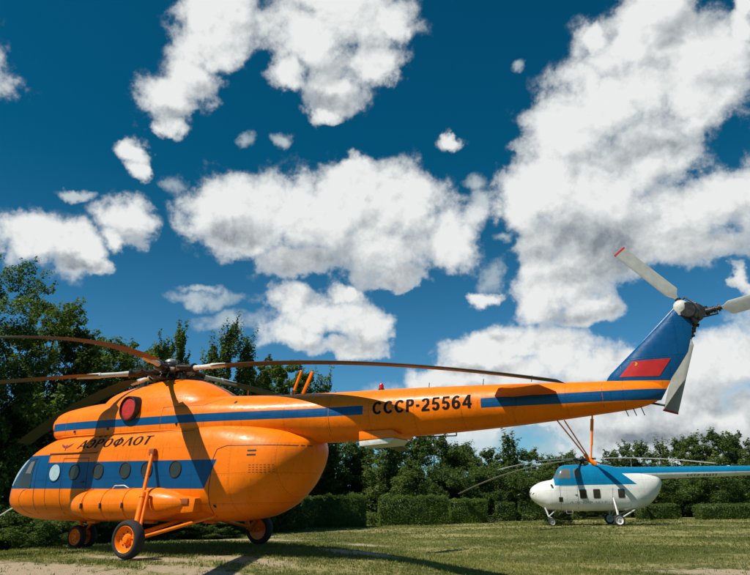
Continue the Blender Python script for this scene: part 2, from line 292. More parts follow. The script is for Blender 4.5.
def hull_loft(st, n=64, step=.12, dense_ends=True):
    """st rows: x, z bottom, z top, half width, z of widest line, power top, power bottom"""
    st = np.array(st, float); X = st[:, 0]
    xq = list(np.arange(X[0], X[-1], step)) + [X[-1]]
    for e, sg in ((X[0], 1), (X[-1], -1)): xq += [e + sg * q for q in (.01, .03, .06, .09)]
    xq = np.array(sorted(set(np.clip(xq, X[0], X[-1]))))
    cols = [pchip(X, st[:, i], xq) for i in range(1, 7)]
    rings = []
    for i, x in enumerate(xq):
        zb, zt, hw, zm, nt, nb = (c[i] for c in cols)
        ring = []
        for j in range(n):
            a = 2 * PI * j / n; ca, sa = math.cos(a), math.sin(a)
            e = 2 / (nt if sa >= 0 else nb)
            y = hw * math.copysign(abs(ca) ** e, ca)
            z = zm + (zt - zm if sa >= 0 else zm - zb) * math.copysign(abs(sa) ** e, sa)
            ring.append((x, y, z))
        rings.append(ring)
    return MB().loft(rings)

def bvh_of(*mbs):
    v = []; f = []
    for m in mbs:
        o = len(v); v += m.v; f += [tuple(i + o for i in q) for q in m.f]
    return BVHTree.FromPolygons(v, f)

def decal(name, polys, bvh, material, parent, ray=(0, 1, 0), lift=.004, cell=.06, thick=0, origin=-6, label=None, frame=None):
    """flat outlines (3D loops) cut finely and pressed onto the skin along a ray"""
    R = Vector(ray).normalized(); bm = bmesh.new()
    for poly in polys:
        vs = [bm.verts.new(p) for p in poly]
        try: bm.faces.new(vs)
        except ValueError: pass
    return press(name, bm, bvh, material, parent, R, lift, cell, label)
def press(name, bm, bvh, material, parent, R, lift, cell, label=None):
    axes = [Vector(a) for a in ((1, 0, 0), (0, 1, 0), (0, 0, 1)) if abs(Vector(a).dot(R)) < .8]
    for ax in axes:
        ds = [v.co.dot(ax) for v in bm.verts]
        q = math.floor(min(ds) / cell) * cell + cell
        while q < max(ds):
            bmesh.ops.bisect_plane(bm, geom=bm.verts[:] + bm.edges[:] + bm.faces[:], plane_co=ax * q, plane_no=ax, dist=1e-5)
            q += cell
    bmesh.ops.triangulate(bm, faces=bm.faces[:])
    miss = []
    for v in bm.verts:
        hit = bvh.ray_cast(v.co - R * 8, R)
        if hit[0] is None: 
            near = bvh.find_nearest(v.co)
            v.co = near[0] + near[1] * 0; continue
        nrm = hit[1] if hit[1].dot(R) < 0 else -hit[1]
        v.co = hit[0] + nrm * lift
    for f in bm.faces:
        f.normal_update()
        if f.normal.dot(R) > 0: f.normal_flip()
    me = bpy.data.meshes.new(name); bm.to_mesh(me); bm.free()
    for p in me.polygons: p.use_smooth = True
    me.materials.append(material)
    return link(name, me, parent, label)

# ---- painted letters, drawn stroke by stroke in a box one unit high
def _strip(pts, ws):
    out = []; P_ = [Vector((a, b)) for a, b in pts]
    ws = list(ws) if hasattr(ws, '__len__') else [ws] * len(P_)
    N = []
    for i in range(len(P_)):
        t = (P_[min(i + 1, len(P_) - 1)] - P_[max(i - 1, 0)]).normalized(); N.append(Vector((-t.y, t.x)))
    for i in range(len(P_) - 1):
        out.append([P_[i] - N[i] * ws[i] / 2, P_[i + 1] - N[i + 1] * ws[i + 1] / 2, P_[i + 1] + N[i + 1] * ws[i + 1] / 2, P_[i] + N[i] * ws[i] / 2])
    return out
def _arc(cx, cy, rx, ry, a0, a1, T, t, n=20):
    A = [math.radians(a0 + (a1 - a0) * i / n) for i in range(n + 1)]
    return _strip([(cx + (rx - T / 2) * math.cos(a), cy + (ry - t / 2) * math.sin(a)) for a in A], [t + (T - t) * abs(math.cos(a)) for a in A])
def glyph(ch, T, t):
    """T: stem width, t: hairline width; returns strokes and advance"""
    bar = lambda x0, y0, x1, y1: [[Vector((x0, y0)), Vector((x1, y0)), Vector((x1, y1)), Vector((x0, y1))]]
    sl = lambda x0, y0, x1, y1, w: [[Vector((x0 - w / 2, y0)), Vector((x0 + w / 2, y0)), Vector((x1 + w / 2, y1)), Vector((x1 - w / 2, y1))]]
    if ch == 'А': return sl(.06, 0, .38, 1, t * 1.2) + sl(.70, 0, .40, 1, T) + bar(.16, .26, .62, .26 + t), .80
    if ch == 'Л': return sl(.06, 0, .38, 1, t * 1.2) + sl(.70, 0, .40, 1, T), .80
    if ch == 'Э': return _arc(.32, .5, .38, .5, 148, -148, T, t * 1.2, 26) + bar(.26, .5 - t / 2, .66, .5 + t / 2), .78
    if ch == 'Р': return bar(0, 0, T, 1) + bar(T, 1 - t, .34, 1) + bar(T, .42, .34, .42 + t) + _arc(.32, .71, .30, .29, 92, -92, T, t, 16), .70
    if ch == 'О': return _arc(.40, .5, .40, .5, 0, 360, T, t, 36), .88
    if ch == 'Ф': return _arc(.44, .5, .44, .40, 0, 360, T, t, 36) + bar(.44 - T / 2, -.04, .44 + T / 2, 1.04), .96
    if ch == 'Т': return bar(.33 - T / 2, 0, .33 + T / 2, 1) + bar(0, 1 - t * 1.2, .66, 1), .74
    if ch == 'С': return _arc(.40, .5, .40, .5, 38, 322, T, t, 28), .84
    if ch == '-': return bar(.02, .36, .28, .36 + t * 1.1), .38
    if ch == '2': return _arc(.31, .69, .31, .31, 170, -20, T, t, 16) + _strip([(.54, .60), (.42, .42), (.16, .20), (.10, .08)], T * .95) + bar(0, 0, .62, t), .72
    if ch == '5': return bar(.09, 1 - t, .58, 1) + sl(.11, .46, .17, 1, T * .8) + _arc(.30, .32, .31, .32, 135, -160, T, t, 20), .70
    if ch == '6': return _arc(.32, .32, .32, .32, 0, 360, T, t, 26) + _arc(.36, .5, .36, .5, 52, 200, T, t, 18), .72
    if ch == '4': return bar(.38, 0, .38 + T, 1) + bar(0, .22, .68, .22 + t) + _strip([(.07, .28), (.44, .94)], t * 1.1), .74
    if ch == '3': return _arc(.29, .73, .28, .27, 150, -90, T, t, 16) + _arc(.29, .29, .31, .29, 90, -150, T, t, 16), .70
    if ch == '7': return bar(0, 1 - t, .6, 1) + sl(.2, 0, .5, 1, T), .68
    return [], .4
def text_bm(body, x0, z0, width, height, shear=0, T=.2, t=.1, y=0):
    polys = []; cx = 0
    for ch in body:
        g, adv = glyph(ch, T, t); polys += [[Vector((p.x + cx, p.y)) for p in q] for q in g]; cx += adv + .06
    sc = width / cx; bm = bmesh.new()
    for i, q in enumerate(polys):
        vs = [bm.verts.new((x0 + p.x * sc + shear * p.y * height, y, z0 + p.y * height)) for p in q]; bm.faces.new(vs)
    return bm

def seam_polys(pts, w=.012):
    """thin strip around an XZ polyline"""
    out = []
    for (a, b) in zip(pts[:-1], pts[1:]):
        A = Vector((a[0], 0, a[1])); B = Vector((b[0], 0, b[1])); t = (B - A).normalized(); n = Vector((-t.z, 0, t.x)) * w / 2
        out.append([A - n, B - n, B + n, A + n])
    return out
def circle_xz(x, z, rx, rz=None, n=28, y=0):
    rz = rz or rx
    return [(x + rx * math.cos(2 * PI * i / n), y, z + rz * math.sin(2 * PI * i / n)) for i in range(n)]
# ================================================================== ORANGE HELICOPTER
# airframe metres: x aft from the nose, y to starboard, z up from the wheels' ground
BASE[0] = Vector((5, 0, 0))
heli = thing('helicopter', 'large orange helicopter with blue stripes and grey tail rotor, standing in the foreground', 'helicopter', (5, 0, 0))

cab = hull_loft([
 (0.26, 1.18, 1.32, .08, 1.25, 2.0, 2.0), (.38, 1.02, 1.54, .46, 1.26, 2.2, 2.2), (.54, .90, 1.80, .78, 1.28, 2.3, 2.3),
 (.80, .82, 2.12, 1.00, 1.32, 2.4, 2.4), (1.12, .74, 2.46, 1.14, 1.38, 2.6, 2.5), (1.60, .70, 2.70, 1.22, 1.44, 2.8, 2.6),
 (2.20, .68, 2.83, 1.25, 1.5, 3.4, 2.8), (3.2, .67, 2.90, 1.25, 1.52, 4.2, 2.8), (6.8, .67, 2.92, 1.25, 1.54, 4.2, 2.8), (7.60, .67, 2.91, 1.25, 1.58, 3.7, 2.6), (8.25, .74, 2.87, 1.22, 1.68, 3.0, 2.3),
 (8.80, .92, 2.80, 1.11, 1.82, 2.5, 2.1), (9.20, 1.20, 2.72, .93, 1.98, 2.2, 2.0), (9.48, 1.52, 2.62, .70, 2.1, 2, 2),
 (9.68, 1.84, 2.52, .45, 2.20, 2, 2), (9.77, 2.10, 2.36, .16, 2.24, 2, 2)], n=96, step=.1)
upper = hull_loft([
 (1.70, 3.00, 3.20, .30, 3.1, 2.5, 2.5), (1.78, 2.85, 3.36, .62, 3.08, 3, 4), (2.00, 2.72, 3.50, .86, 3.05, 3, 5), (2.60, 2.66, 3.60, .99, 3.02, 2.9, 5), (3.40, 2.62, 3.66, 1.05, 3.0, 2.7, 6),
 (5.6, 2.60, 3.66, 1.06, 2.98, 2.5, 6), (7.0, 2.55, 3.58, 1.02, 2.95, 2.4, 5), (7.7, 2.48, 3.54, .95, 2.95, 2.3, 3.4), (8.50, 2.40, 3.50, .82, 2.92, 2.15, 2.5), (9.40, 2.34, 3.47, .67, 2.9, 2.05, 2.05), (10.2, 2.33, 3.44, .57, 2.88, 2, 2),
 (11.9, 2.36, 3.39, .51, 2.88, 2, 2), (13.96, 2.44, 3.30, .43, 2.88, 2, 2), (15.9, 2.58, 3.19, .30, 2.89, 2, 2), (16.5, 2.64, 3.16, .22, 2.92, 2, 2), (16.85, 2.74, 3.11, .12, 2.95, 2, 2), (17.0, 2.87, 3.03, .03, 2.96, 2, 2)], n=80, step=.15)
hump = hull_loft([
 (3.36, 3.2, 3.58, .45, 3.3, 2.2, 3), (3.5, 3.1, 3.84, .74, 3.15, 2.2, 3), (3.9, 3.0, 3.97, .93, 3.1, 2.2, 3), (4.6, 3.0, 4.07, 1.02, 3.1, 2.1, 3), (5.35, 3.0, 4.15, 1.04, 3.1, 2.0, 3), (6.1, 3.0, 4.08, 1.0, 3.1, 2.0, 3),
 (6.6, 3.05, 3.93, .92, 3.15, 2.0, 3), (7.0, 3.15, 3.74, .76, 3.2, 2, 3), (7.3, 3.2, 3.56, .5, 3.3, 2, 3), (7.42, 3.3, 3.48, .3, 3.4, 2, 2)], n=64, step=.1)
cabin = cab.build('fuselage', M['cabin'], heli, smooth=60, label='rounded cabin body, orange with a wide blue window band')
boomo = upper.build('tail_boom', M['boom'], heli, smooth=60, label='engine housing running back into the orange tail boom with a thin blue stripe')
cowl = hump.build('gearbox_cowling', M['orange'], heli, smooth=60, label='orange humped cowling under the main rotor')
B_cab = bvh_of(cab); B_up = bvh_of(upper); B_h = bvh_of(hump); B_all = bvh_of(cab, upper, hump)

def surf(x, z, side=-1, bvh=B_all, lift=0.0):
    h = bvh.ray_cast(Vector((x, side * 8, z)), Vector((0, -side, 0)))
    if h[0] is None: h = bvh.find_nearest(Vector((x, side * 1, z)))
    n = h[1] if h[1].y * side > 0 else -h[1]
    return h[0] + n * lift

# ---- round windows, both sides
WX = [(4.24, 1.86), (5.12, 1.85), (5.80, 1.84), (6.66, 1.83)]
for side in (-1, 1):
    for x, z in WX + ([(3.42, 1.86)] if side < 0 else []):
        w = decal('window', [circle_xz(x, z, .155, .165)], B_cab, M['glass'], cabin, (0, -side, 0), .006)
        ring = [surf(x + .168 * math.cos(a), z + .178 * math.sin(a), side, B_cab, .006) for a in np.linspace(0, 2 * PI, 33)]
        mb = MB().tube(ring, .015, 6, False); f = mb.build('frame', M['black'], w)
pal = decal('blister_window', [circle_xz(2.72, 1.87, .19, .20)], B_cab, M['glass_glare'], cabin, lift=.01, label='round cockpit blister window, pale with a painted-in reflection')
MB().tube([surf(2.72 + .2 * math.cos(a), 1.87 + .215 * math.sin(a), -1, B_cab, .008) for a in np.linspace(0, 2 * PI, 33)], .014, 6, False).build('frame', M['blue'], pal)

# ---- cockpit glazing
def yz(pts, x=0): return [(x, a, b) for a, b in pts]
for s in (-1, 1):
    w = decal('side_windshield', [[(1.12, 0, 1.56), (1.86, 0, 1.52), (1.9, 0, 2.24), (1.54, 0, 2.24)]], B_cab, M['glass'], cabin, (0, -s, 0), .006, cell=.05)
    decal('sliding_pane', [[(1.56, 0, 1.88), (1.80, 0, 1.87), (1.84, 0, 2.17), (1.66, 0, 2.17)]], B_cab, M['glass_grey'], w, (0, -s, 0), .010, cell=.05)
    loop = [(1.12, 1.56), (1.86, 1.52), (1.9, 2.24), (1.54, 2.24), (1.12, 1.56)]
    MB().tube([surf(a, b, s, B_cab, .006) for a, b in loop], .014, 6).build('frame', M['blue'], w)
for pts, nm in (([(-.30, 1.60), (.30, 1.60), (.24, 2.2), (-.24, 2.2)], 'windshield'), ([(-.96, 1.60), (-.36, 1.60), (-.30, 2.2), (-.86, 2.2)], 'windshield'), ([(.96, 1.60), (.36, 1.60), (.30, 2.2), (.86, 2.2)], 'windshield'),
                ([(-.5, 1.0), (-.06, 1.0), (-.06, 1.5), (-.62, 1.5)], 'nose_window'), ([(.5, 1.0), (.06, 1.0), (.06, 1.5), (.62, 1.5)], 'nose_window')):
    decal(nm, [yz(pts)], B_cab, M['glass_glare'] if nm == 'windshield' else M['glass'], cabin, (1, 0, 0), .006, cell=.05)
wp = MB()
for y in (-.52, .3):
    q = [B_cab.ray_cast(Vector((-5, y + dy, z)), Vector((1, 0, 0)))[0] + Vector((-.02, 0, .01)) for dy, z in ((0, 1.62), (.04, 1.85), (.08, 2.05))]
    wp.tube(q, .012, 6)
wp.build_each('wiper', M['black'], cabin)

for s in (-1, 1):
    decal('corner_windshield', [[(.80, 0, 1.60), (1.02, 0, 1.58), (1.46, 0, 2.24), (1.30, 0, 2.22)]], B_cab, M['glass_glare'], cabin, (0, -s, 0), .006, cell=.04)  # pale strip, glare painted into the pane colour
# ---- doors and seams
dr = decal('cabin_door', seam_polys([(2.98, .86), (2.98, 2.20), (3.86, 2.18), (3.86, 1.42)], .016), B_cab, M['black'], cabin, lift=.003, cell=.1, label='closed sliding cabin door with dark edge seam')
hn = surf(3.74, 1.62, -1, B_cab, .02)
MB().box(hn, (.12, .03, .03)).build('handle', M['dark_metal'], dr, bevel=.006)
rail = MB().tube([surf(x, 2.345 - .012 * (x - 2.4), -1, B_cab, .018) for x in np.linspace(2.4, 4.1, 9)], .016, 6)
rail.build('door_rail', M['orange'], cabin)
MB().tube([surf(x, 2.318 - .012 * (x - 2.4), -1, B_cab, .01) for x in np.linspace(2.4, 4.1, 9)], .010, 6).build('rail_groove', M['black'], cabin)
cd = decal('cockpit_door', seam_polys([(2.02, .8), (2.02, 2.26)], .014) + seam_polys([(2.44, .9), (2.44, 2.3)], .012), B_cab, M['black'], cabin, lift=.003, cell=.1)
arc = [(1.72 + .30 * math.cos(a), 1.18 + .30 * math.sin(a)) for a in np.linspace(PI * .55, PI * 1.5, 10)]
decal('access_hatch', seam_polys(arc, .012), B_cab, M['black'], cabin, lift=.003, cell=.1)
cl = decal('clamshell_door', seam_polys([(7.55, .6), (7.72, 2.02), (7.80, 2.22), (8.04, 2.29), (9.0, 2.27), (9.72, 2.25)], .018), B_cab, M['black'], cabin, lift=.003, cell=.08, label='rear clamshell cargo door outlined by a dark seam')
lv = [[(x, 0, z), (x + .05, 0, z), (x + .05, 0, z + .014), (x, 0, z + .014)] for x in np.arange(8.62, 9.16, .08) for z in (1.70, 1.75, 1.80, 1.85)]
for q in lv: decal('louvre', [q], B_cab, M['dark_orange'], cl, lift=.004, cell=.2)
decal('vent', [[(8.56, 0, 2.145), (8.76, 0, 2.145), (8.76, 0, 2.18), (8.56, 0, 2.18)]], B_cab, M['black'], cl, lift=.004)
decal('vent', [[(8.56, 0, 2.055), (8.76, 0, 2.055), (8.76, 0, 2.09), (8.56, 0, 2.09)]], B_cab, M['black'], cl, lift=.004)
decal('drain_port', [circle_xz(7.72, 1.02, .035)], B_cab, M['black'], cabin, lift=.005)
for q, w_ in (([(2.1, 2.74), (4.0, 2.72), (7.0, 2.68)], .014), ([(2.6, 2.8), (2.62, 3.45)], .008), ([(5.9, 2.8), (5.92, 3.3), (7.1, 3.28), (7.5, 3.42)], .011), ([(10.25, 2.5), (10.25, 3.3)], .011), ([(15.95, 2.68), (15.95, 3.12)], .011)):
    decal('panel_seam', seam_polys(q, w_), B_all, M['dark_orange'], boomo, lift=.004, cell=.1)
MB().tube([surf(x, 2.78 - .01 * (x - 2), -1, B_up, .0) for x in np.linspace(2.1, 7.2, 14)], .018, 6).build('cowling_lip', M['orange'], boomo)
lat = MB()
for x in (3.0, 4.2, 6.4): lat.box(surf(x, 2.88, -1, B_up, .01), (.05, .03, .06))
lat.build_each('latch', M['dark_metal'], boomo, bevel=.006)
for q in (circle_xz(3.98, 2.70, .05, .03), circle_xz(4.15, 2.70, .04, .025), circle_xz(7.9, 3.3, .035)): decal('vent_port', [q], B_all, M['dark_metal'], boomo, lift=.005)

# ---- lettering
press('airline_lettering', text_bm('АЭРОФЛОТ', 3.34, 2.42, 2.45, .21, shear=.42, T=.20, t=.10), B_cab, M['ink'], cabin, Vector((0, 1, 0)), .005, .05, label='black slanted lettering АЭРОФЛОТ')
press('registration', text_bm('СССР-25564', 11.31, 2.815, 2.2, .27, T=.215, t=.16), B_up, M['ink'], boomo, Vector((0, 1, 0)), .005, .05, label='black registration СССР-25564')
# winged mark ahead of the lettering
def wing(cx, cz, s):
    L = []
    for sg in (-1, 1):
        L.append([(cx + sg * .04 * s, 0, cz + .02 * s), (cx + sg * .5 * s, 0, cz + .16 * s), (cx + sg * .42 * s, 0, cz + .05 * s), (cx + sg * .30 * s, 0, cz - .03 * s), (cx + sg * .05 * s, 0, cz - .10 * s)])
    L.append([(cx - .05 * s, 0, cz - .12 * s), (cx + .05 * s, 0, cz - .12 * s), (cx + .06 * s, 0, cz + .08 * s), (cx - .06 * s, 0, cz + .08 * s)])
    L += [[(cx - .02 * s, 0, cz - .24 * s), (cx + .06 * s, 0, cz - .2 * s), (cx + .02 * s, 0, cz - .1 * s), (cx - .04 * s, 0, cz - .1 * s)]]
    return L
decal('airline_mark', wing(2.93, 2.50, .46), B_cab, M['red_ink'], cabin, lift=.006, cell=.05, label='small dark red winged airline mark')

# ---- engine intakes at the front
for s in (-1, 1):
    e = MB().lathe((1.84, s * .42, 3.12), (-1, 0, 0), [(-.2, .26), (.06, .27), (.13, .255), (.15, .22), (.10, .20), (-.1, .19)], 28).build('engine_intake', M['orange'], boomo)
    MB().lathe((1.80, s * .42, 3.12), (-1, 0, 0), [(-.02, .2), (.02, .2), (.06, .12), (.07, .02)], 24).build('intake_cover', M['red_cover'], e)
# ---- exhaust pipes with red covers
for s in (-1, 1):
    c0 = Vector((4.90, s * .86, 3.33)); ax = Vector((-.10, s * 1, .02)).normalized()
    e = MB().lathe(c0, ax, [(0, .32), (.26, .305), (.285, .30), (.29, .28), (.26, .272), (.1, .27)], 36).build('exhaust_pipe', M['dark_metal'], boomo, label='dark round exhaust pipe closed by a red cover' if s < 0 else None)
    MB().lathe(c0, ax, [(.1, .27), (.235, .27), (.255, .22), (.235, .13), (.25, .06), (.245, .01)], 36).build('exhaust_cover', M['red_cover'], e)

# ---- external fuel tanks
for s in (-1, 1):
    x = np.linspace(3.48, 7.12, 40); xs = [3.48, 3.55, 3.75, 4.1, 4.6, 6.2, 6.6, 6.9, 7.12]; rs = [.02, .13, .24, .315, .345, .345, .29, .2, .08]
    tk = MB().tube([(q, s * 1.28, 1.09) for q in x], pchip(xs, rs, x), 36)
    t = tk.build('fuel_tank', M['orange'], heli, smooth=60, label='long rounded external fuel tank' if s < 0 else None)
    for q in (4.22, 4.84, 5.52):
        MB().tube([(q, s * (1.28 + .349 * math.cos(a)), 1.09 + .349 * math.sin(a)) for a in np.linspace(-1.5, 1.5, 20)], .011, 6).build('strap', M['orange'], t)
        MB().box((q, s * 1.63, 1.06), (.05, .04, .12)).build('buckle', M['dark_metal'], t, bevel=.006)
    MB().prism([(6.7, s * 1.2, .86), (7.35, s * 1.2, .9), (7.4, s * 1.2, 1.2), (6.7, s * 1.2, 1.28)], (0, .34, 0)).build('tank_fairing', M['orange'], heli, bevel=.05)
    MB().box((7.1, s * 1.38, 1.13), (.24, .05, .12)).build('air_scoop', M['dark_orange'], heli, bevel=.015)
    MB().tube([(4.9, s * 1.36, 1.44), (5.0, s * 1.4, 1.5), (5.3, s * 1.4, 1.5), (5.4, s * 1.36, 1.44)], .014, 6).build('grab_handle', M['white_metal'], heli)

# ---- landing gear
def wheel(name, c, r, w, side, parent, rimmat):
    c = Vector(c); ax = Vector((0, side, 0))
    hub = MB().lathe(c, ax, [(-w * .55, r * .12), (-w * .3, r * .2), (w * .32, r * .2), (w * .40, r * .16), (w * .42, r * .05)], 20).build(name, M['orange'] if rimmat is M['orange'] else M['grey_metal'], parent)
    pr = []
    for a in np.linspace(-PI * .86, PI * .86, 25):
        pr.append((w * .5 * math.sin(a) * (1.0 if abs(a) < 2 else 1), r * (.80 + .20 * math.cos(a))))
    tr = MB().lathe(c, ax, [(p[0], p[1]) for p in pr], 44, False)
    tr.build('tyre', M['tyre'], hub, smooth=50)
    rm = MB().lathe(c, ax, [(-w * .30, r * .30), (-w * .36, r * .68), (w * .40, r * .70), (w * .46, r * .67), (w * .40, r * .62), (w * .16, r * .54), (w * .10, r * .3), (w * .26, r * .24), (w * .26, r * .02)], 40).build('rim', rimmat, hub)
    bl = MB()
    for i in range(8):
        a = 2 * PI * i / 8; bl.lathe(c + Vector((math.cos(a) * r * .38, side * w * .10, math.sin(a) * r * .38)), ax, [(0, r * .045), (w * .07, r * .04)], 8)
    bl.build_each('wheel_bolt', M['dark_metal'], hub)
    return hub
for s in (-1, 1):
    wc = Vector((6.50, s * 2.30, .395))
    wheel('main_wheel', wc, .39, .26, s, heli, M['orange'])
    top = surf(5.98, 2.22, s, B_cab, .06); bot = Vector((6.36, s * 2.02, .46)); mid = top.lerp(bot, .56)
    g = MB().tube([mid, bot], .062, 16).tube([mid + (top - mid) * .06, mid - (top - mid) * .02], .075, 16).build('main_leg', M['orange'], heli, label='slanted orange shock strut' if s < 0 else None)
    MB().tube([top, mid], .043, 14).build('strut_piston', M['orange'], g)
    off = Vector((.13, 0, 0)); MB().tube([mid + off + (top - mid) * .1, mid + off + (bot - mid) * .75], .035, 10).tube([mid + off + (bot - mid) * .75, mid + (bot - mid) * .8], .03, 8).tube([mid + off + (top - mid) * .1, mid + (top - mid) * .12], .03, 8).build('damper', M['orange'], g)
    MB().box(top, (.16, .12, .16)).build('strut_bracket', M['dark_orange'], g, bevel=.03)
    MB().tube([bot + Vector((.02, s * .15, -.09)), bot + Vector((0, -s * .05, 0))], .06, 12).tube([bot, (6.35, s * .55, .72)], .042, 12).build('half_axle', M['orange'], heli)
    MB().tube([bot + Vector((.05, 0, -.08)), (7.55, s * .9, .80)], [.04, .034], 12).build('drag_brace', M['orange'], heli)
for s in (-1, 1): wheel('nose_wheel', (2.52, s * .17, .29), .29, .18, s, heli, M['orange'])
MB().tube([(2.52, -.22, .29), (2.52, .22, .29)], .035, 10).tube([(2.52, 0, .29), (2.36, 0, .9)], .055, 12).tube([(2.54, 0, .36), (2.95, 0, .78)], .03, 10).build('nose_leg', M['orange'], heli)
bd = MB()
for i, (x, y) in enumerate(((3.2, -.3), (4.4, .2), (5.2, -.35), (6.0, .1), (6.9, -.2))): bd.box((x, y, .66), (.3, .16, .07))

bd.build_each('belly_fitting', M['orange'], heli, bevel=.02)
MB().tube([(.60, -.60, 1.08), (.30, -.62, .96), (-.35, -.66, .66)], [.022, .02, .014], 10).tube([(-.35, -.66, .66), (-.42, -.665, .625)], .028, 10).build('pitot_probe', M['white_metal'], heli, label='thin white probe under the nose')

# ---- things on top
MB().prism([(8.90, -.03, 3.40), (8.97, -.03, 3.40), (9.23, -.03, 4.03), (9.19, -.03, 4.05)], (0, .05, 0)).build('mast_antenna', M['orange'], heli, bevel=.01)
MB().prism([(9.17, -.03, 3.40), (9.25, -.03, 3.40), (9.54, -.03, 3.97), (9.48, -.03, 4.0)], (0, .05, 0)).build('mast_antenna', M['orange'], heli, bevel=.01)
MB().tube([(7.66, 0, 3.45), (7.66, 0, 3.70)], .014, 8).build('whip_antenna', M['orange'], heli)
MB().lathe((11.28, 0, 3.38), (0, 0, 1), [(0, .07), (.05, .07), (.06, .06)], 16).build('beacon_base', M['dark_metal'], heli)
MB().lathe((11.28, 0, 3.44), (0, 0, 1), [(0, .055), (.07, .052), (.11, .03), (.12, .005)], 16).build('beacon_lamp', M['red_lamp'], heli)
rb = MB()
for x in (8.4, 12.4, 13.6, 14.6): rb.tube([(x, 0, 3.3), (x + .02, 0, 3.56 - .02 * (x - 8))], .008, 6)
rb.build_each('aerial_rod', M['dark_metal'], heli)
# ---- doppler box under the boom
db = MB().prism([(10.92, 0, 2.30), (11.78, 0, 2.34), (11.86, 0, 2.40), (11.7, 0, 2.5), (10.92, 0, 2.5)], (0, .84, 0)).build('radar_box', M['orange'], heli, bevel=.03, label='orange radar box with a white underside, under the boom')
MB().prism([(10.925, 0, 2.185), (11.6, 0, 2.215), (11.74, 0, 2.31), (11.72, 0, 2.335), (10.925, 0, 2.298)], (0, .82, 0)).build('white_base', M['white_metal'], db, bevel=.02)
MB().tube([(12.0, .2, 2.37), (12.9, .2, 2.35)], .014, 6).tube([(12.0, .2, 2.37), (12.0, .2, 2.45)], .014, 6).tube([(12.9, .2, 2.35), (12.9, .2, 2.5)], .014, 6).build('belly_rail_aerial', M['dark_metal'], heli)

# ---- stabilizer
for s in (-1, 1):
    sec = lambda y, x0, x1, z: [(x0 + (x1 - x0) * u, s * y, z + th * (x1 - x0)) for u, th in ((0, 0), (.05, .018), (.3, .038), (.6, .03), (1, .004), (1, -.004), (.6, -.03), (.3, -.038), (.05, -.018))]
    MB().loft([sec(.2, 13.86, 15.14, 3.02), sec(1.33, 14.28, 15.02, 3.02), sec(1.37, 14.36, 14.98, 3.02)]).build('stabilizer', M['orange'], heli, smooth=40, label='small orange tail stabilizer' if s < 0 else None)

# ---- tail skid
MB().tube([(15.04, -.13, 2.52), (15.54, -.02, 1.76)], .013, 8).tube([(15.14, .13, 2.52), (15.56, .02, 1.76)], .013, 8).tube([(15.69, 0, 2.56), (15.58, 0, 1.76)], .016, 10).tube([(15.68, 0, 2.5), (15.65, 0, 2.28)], .03, 10).tube([(15.655, 0, 2.3), (15.62, 0, 2.02)], .022, 10).tube([(15.47, 0, 1.86), (15.56, 0, 1.74), (15.66, 0, 1.67)], [.03, .042, .04], 10).build('tail_skid', M['orange'], heli, label='orange tail skid of braced tubes')
sp = MB()
for x in (16.28, 16.42, 16.56): sp.tube([(x, -.05, 2.7), (x + .06, -.06, 2.50)], .009, 6)
sp.tube([(16.75, 0, 2.72), (16.98, 0, 2.66)], .02, 8)
sp.build_each('static_rod', M['dark_metal'], heli)

# ---- fin
def fin_mat():
    m, k, b = mat('blue_fin_paint'); oc = obj_coord(k); x, y, z = k.sep(oc)
    ms = k.m('GREATER_THAN', z, k.m('MULTIPLY_ADD', x, -.06, 3.17 + .06 * 16))
    top = k.m('MULTIPLY_ADD', x, -.0115, 3.13 + .023); bot = k.m('SUBTRACT', top, .195)
    st = k.m('MULTIPLY', k.m('LESS_THAN', z, top), k.m('GREATER_THAN', z, bot))
    paint_finish(k, b, oc, k.mix(k.m('MAXIMUM', ms, st), (*ORANGE, 1), (*BLUE, 1))); return m
# sections stacked upward: leading edge, trailing edge, thickness
rows = [(2.76, 16.30, 16.93, .16), (2.95, 16.1, 17.05, .20), (3.15, 15.98, 17.16, .22), (3.3, 16.10, 17.28, .21), (3.6, 16.44, 17.50, .19), (3.9, 16.78, 17.60, .17), (4.2, 17.12, 17.66, .16), (4.42, 17.36, 17.66, .15), (4.5, 17.46, 17.62, .12)]
prof = [(0, 0), (.02, .25), (.08, .55), (.22, .9), (.42, 1), (.7, .72), (.93, .34), (1, .12)]
fr = []
for z, a, b_, t in rows:
    up = [(a + (b_ - a) * u, -t / 2 * w, z) for u, w in prof]; dn = [(a + (b_ - a) * u, t / 2 * w, z) for u, w in reversed(prof) if u > 0]
    fr.append(up + dn)
fin_mb = MB().loft(fr)
fin = fin_mb.build('tail_fin', fin_mat(), heli, smooth=50, label='swept blue tail fin with a red flag')
B_fin = bvh_of(fin_mb)
for s in (-1, 1):
    fl = decal('flag', [[(16.27, 0, 3.225), (16.96, 0, 3.19), (17.20, 0, 3.50), (16.53, 0, 3.50)]], B_fin, M['flag_red'], fin, (0, -s, 0), .006)
    cx, cz = 16.585, 3.445
    sick = [[(cx + .030 * math.cos(a) * q, 0, cz + .030 * math.sin(a) * q) for a, q in ((a0, 1.1), (a0 + .5, 1.1), (a0 + .5, .75), (a0, .75))] for a0 in np.arange(-2.2, 1.6, .5)]
    ham = [[(cx - .022, 0, cz - .026), (cx - .014, 0, cz - .032), (cx + .02, 0, cz + .01), (cx + .012, 0, cz + .016)], [(cx - .0, 0, cz + .022), (cx + .022, 0, cz - .002), (cx + .03, 0, cz + .006), (cx + .008, 0, cz + .03)]]
    decal('flag_emblem', sick + ham, B_fin, M['yellow'], fl, (0, -s, 0), .010, cell=.2)
lev = MB().tube([(16.0, 0, 3.17), (17.44, 0, 4.49)], .012, 6); lev.build('fin_edge', M['grey_metal'], fin)

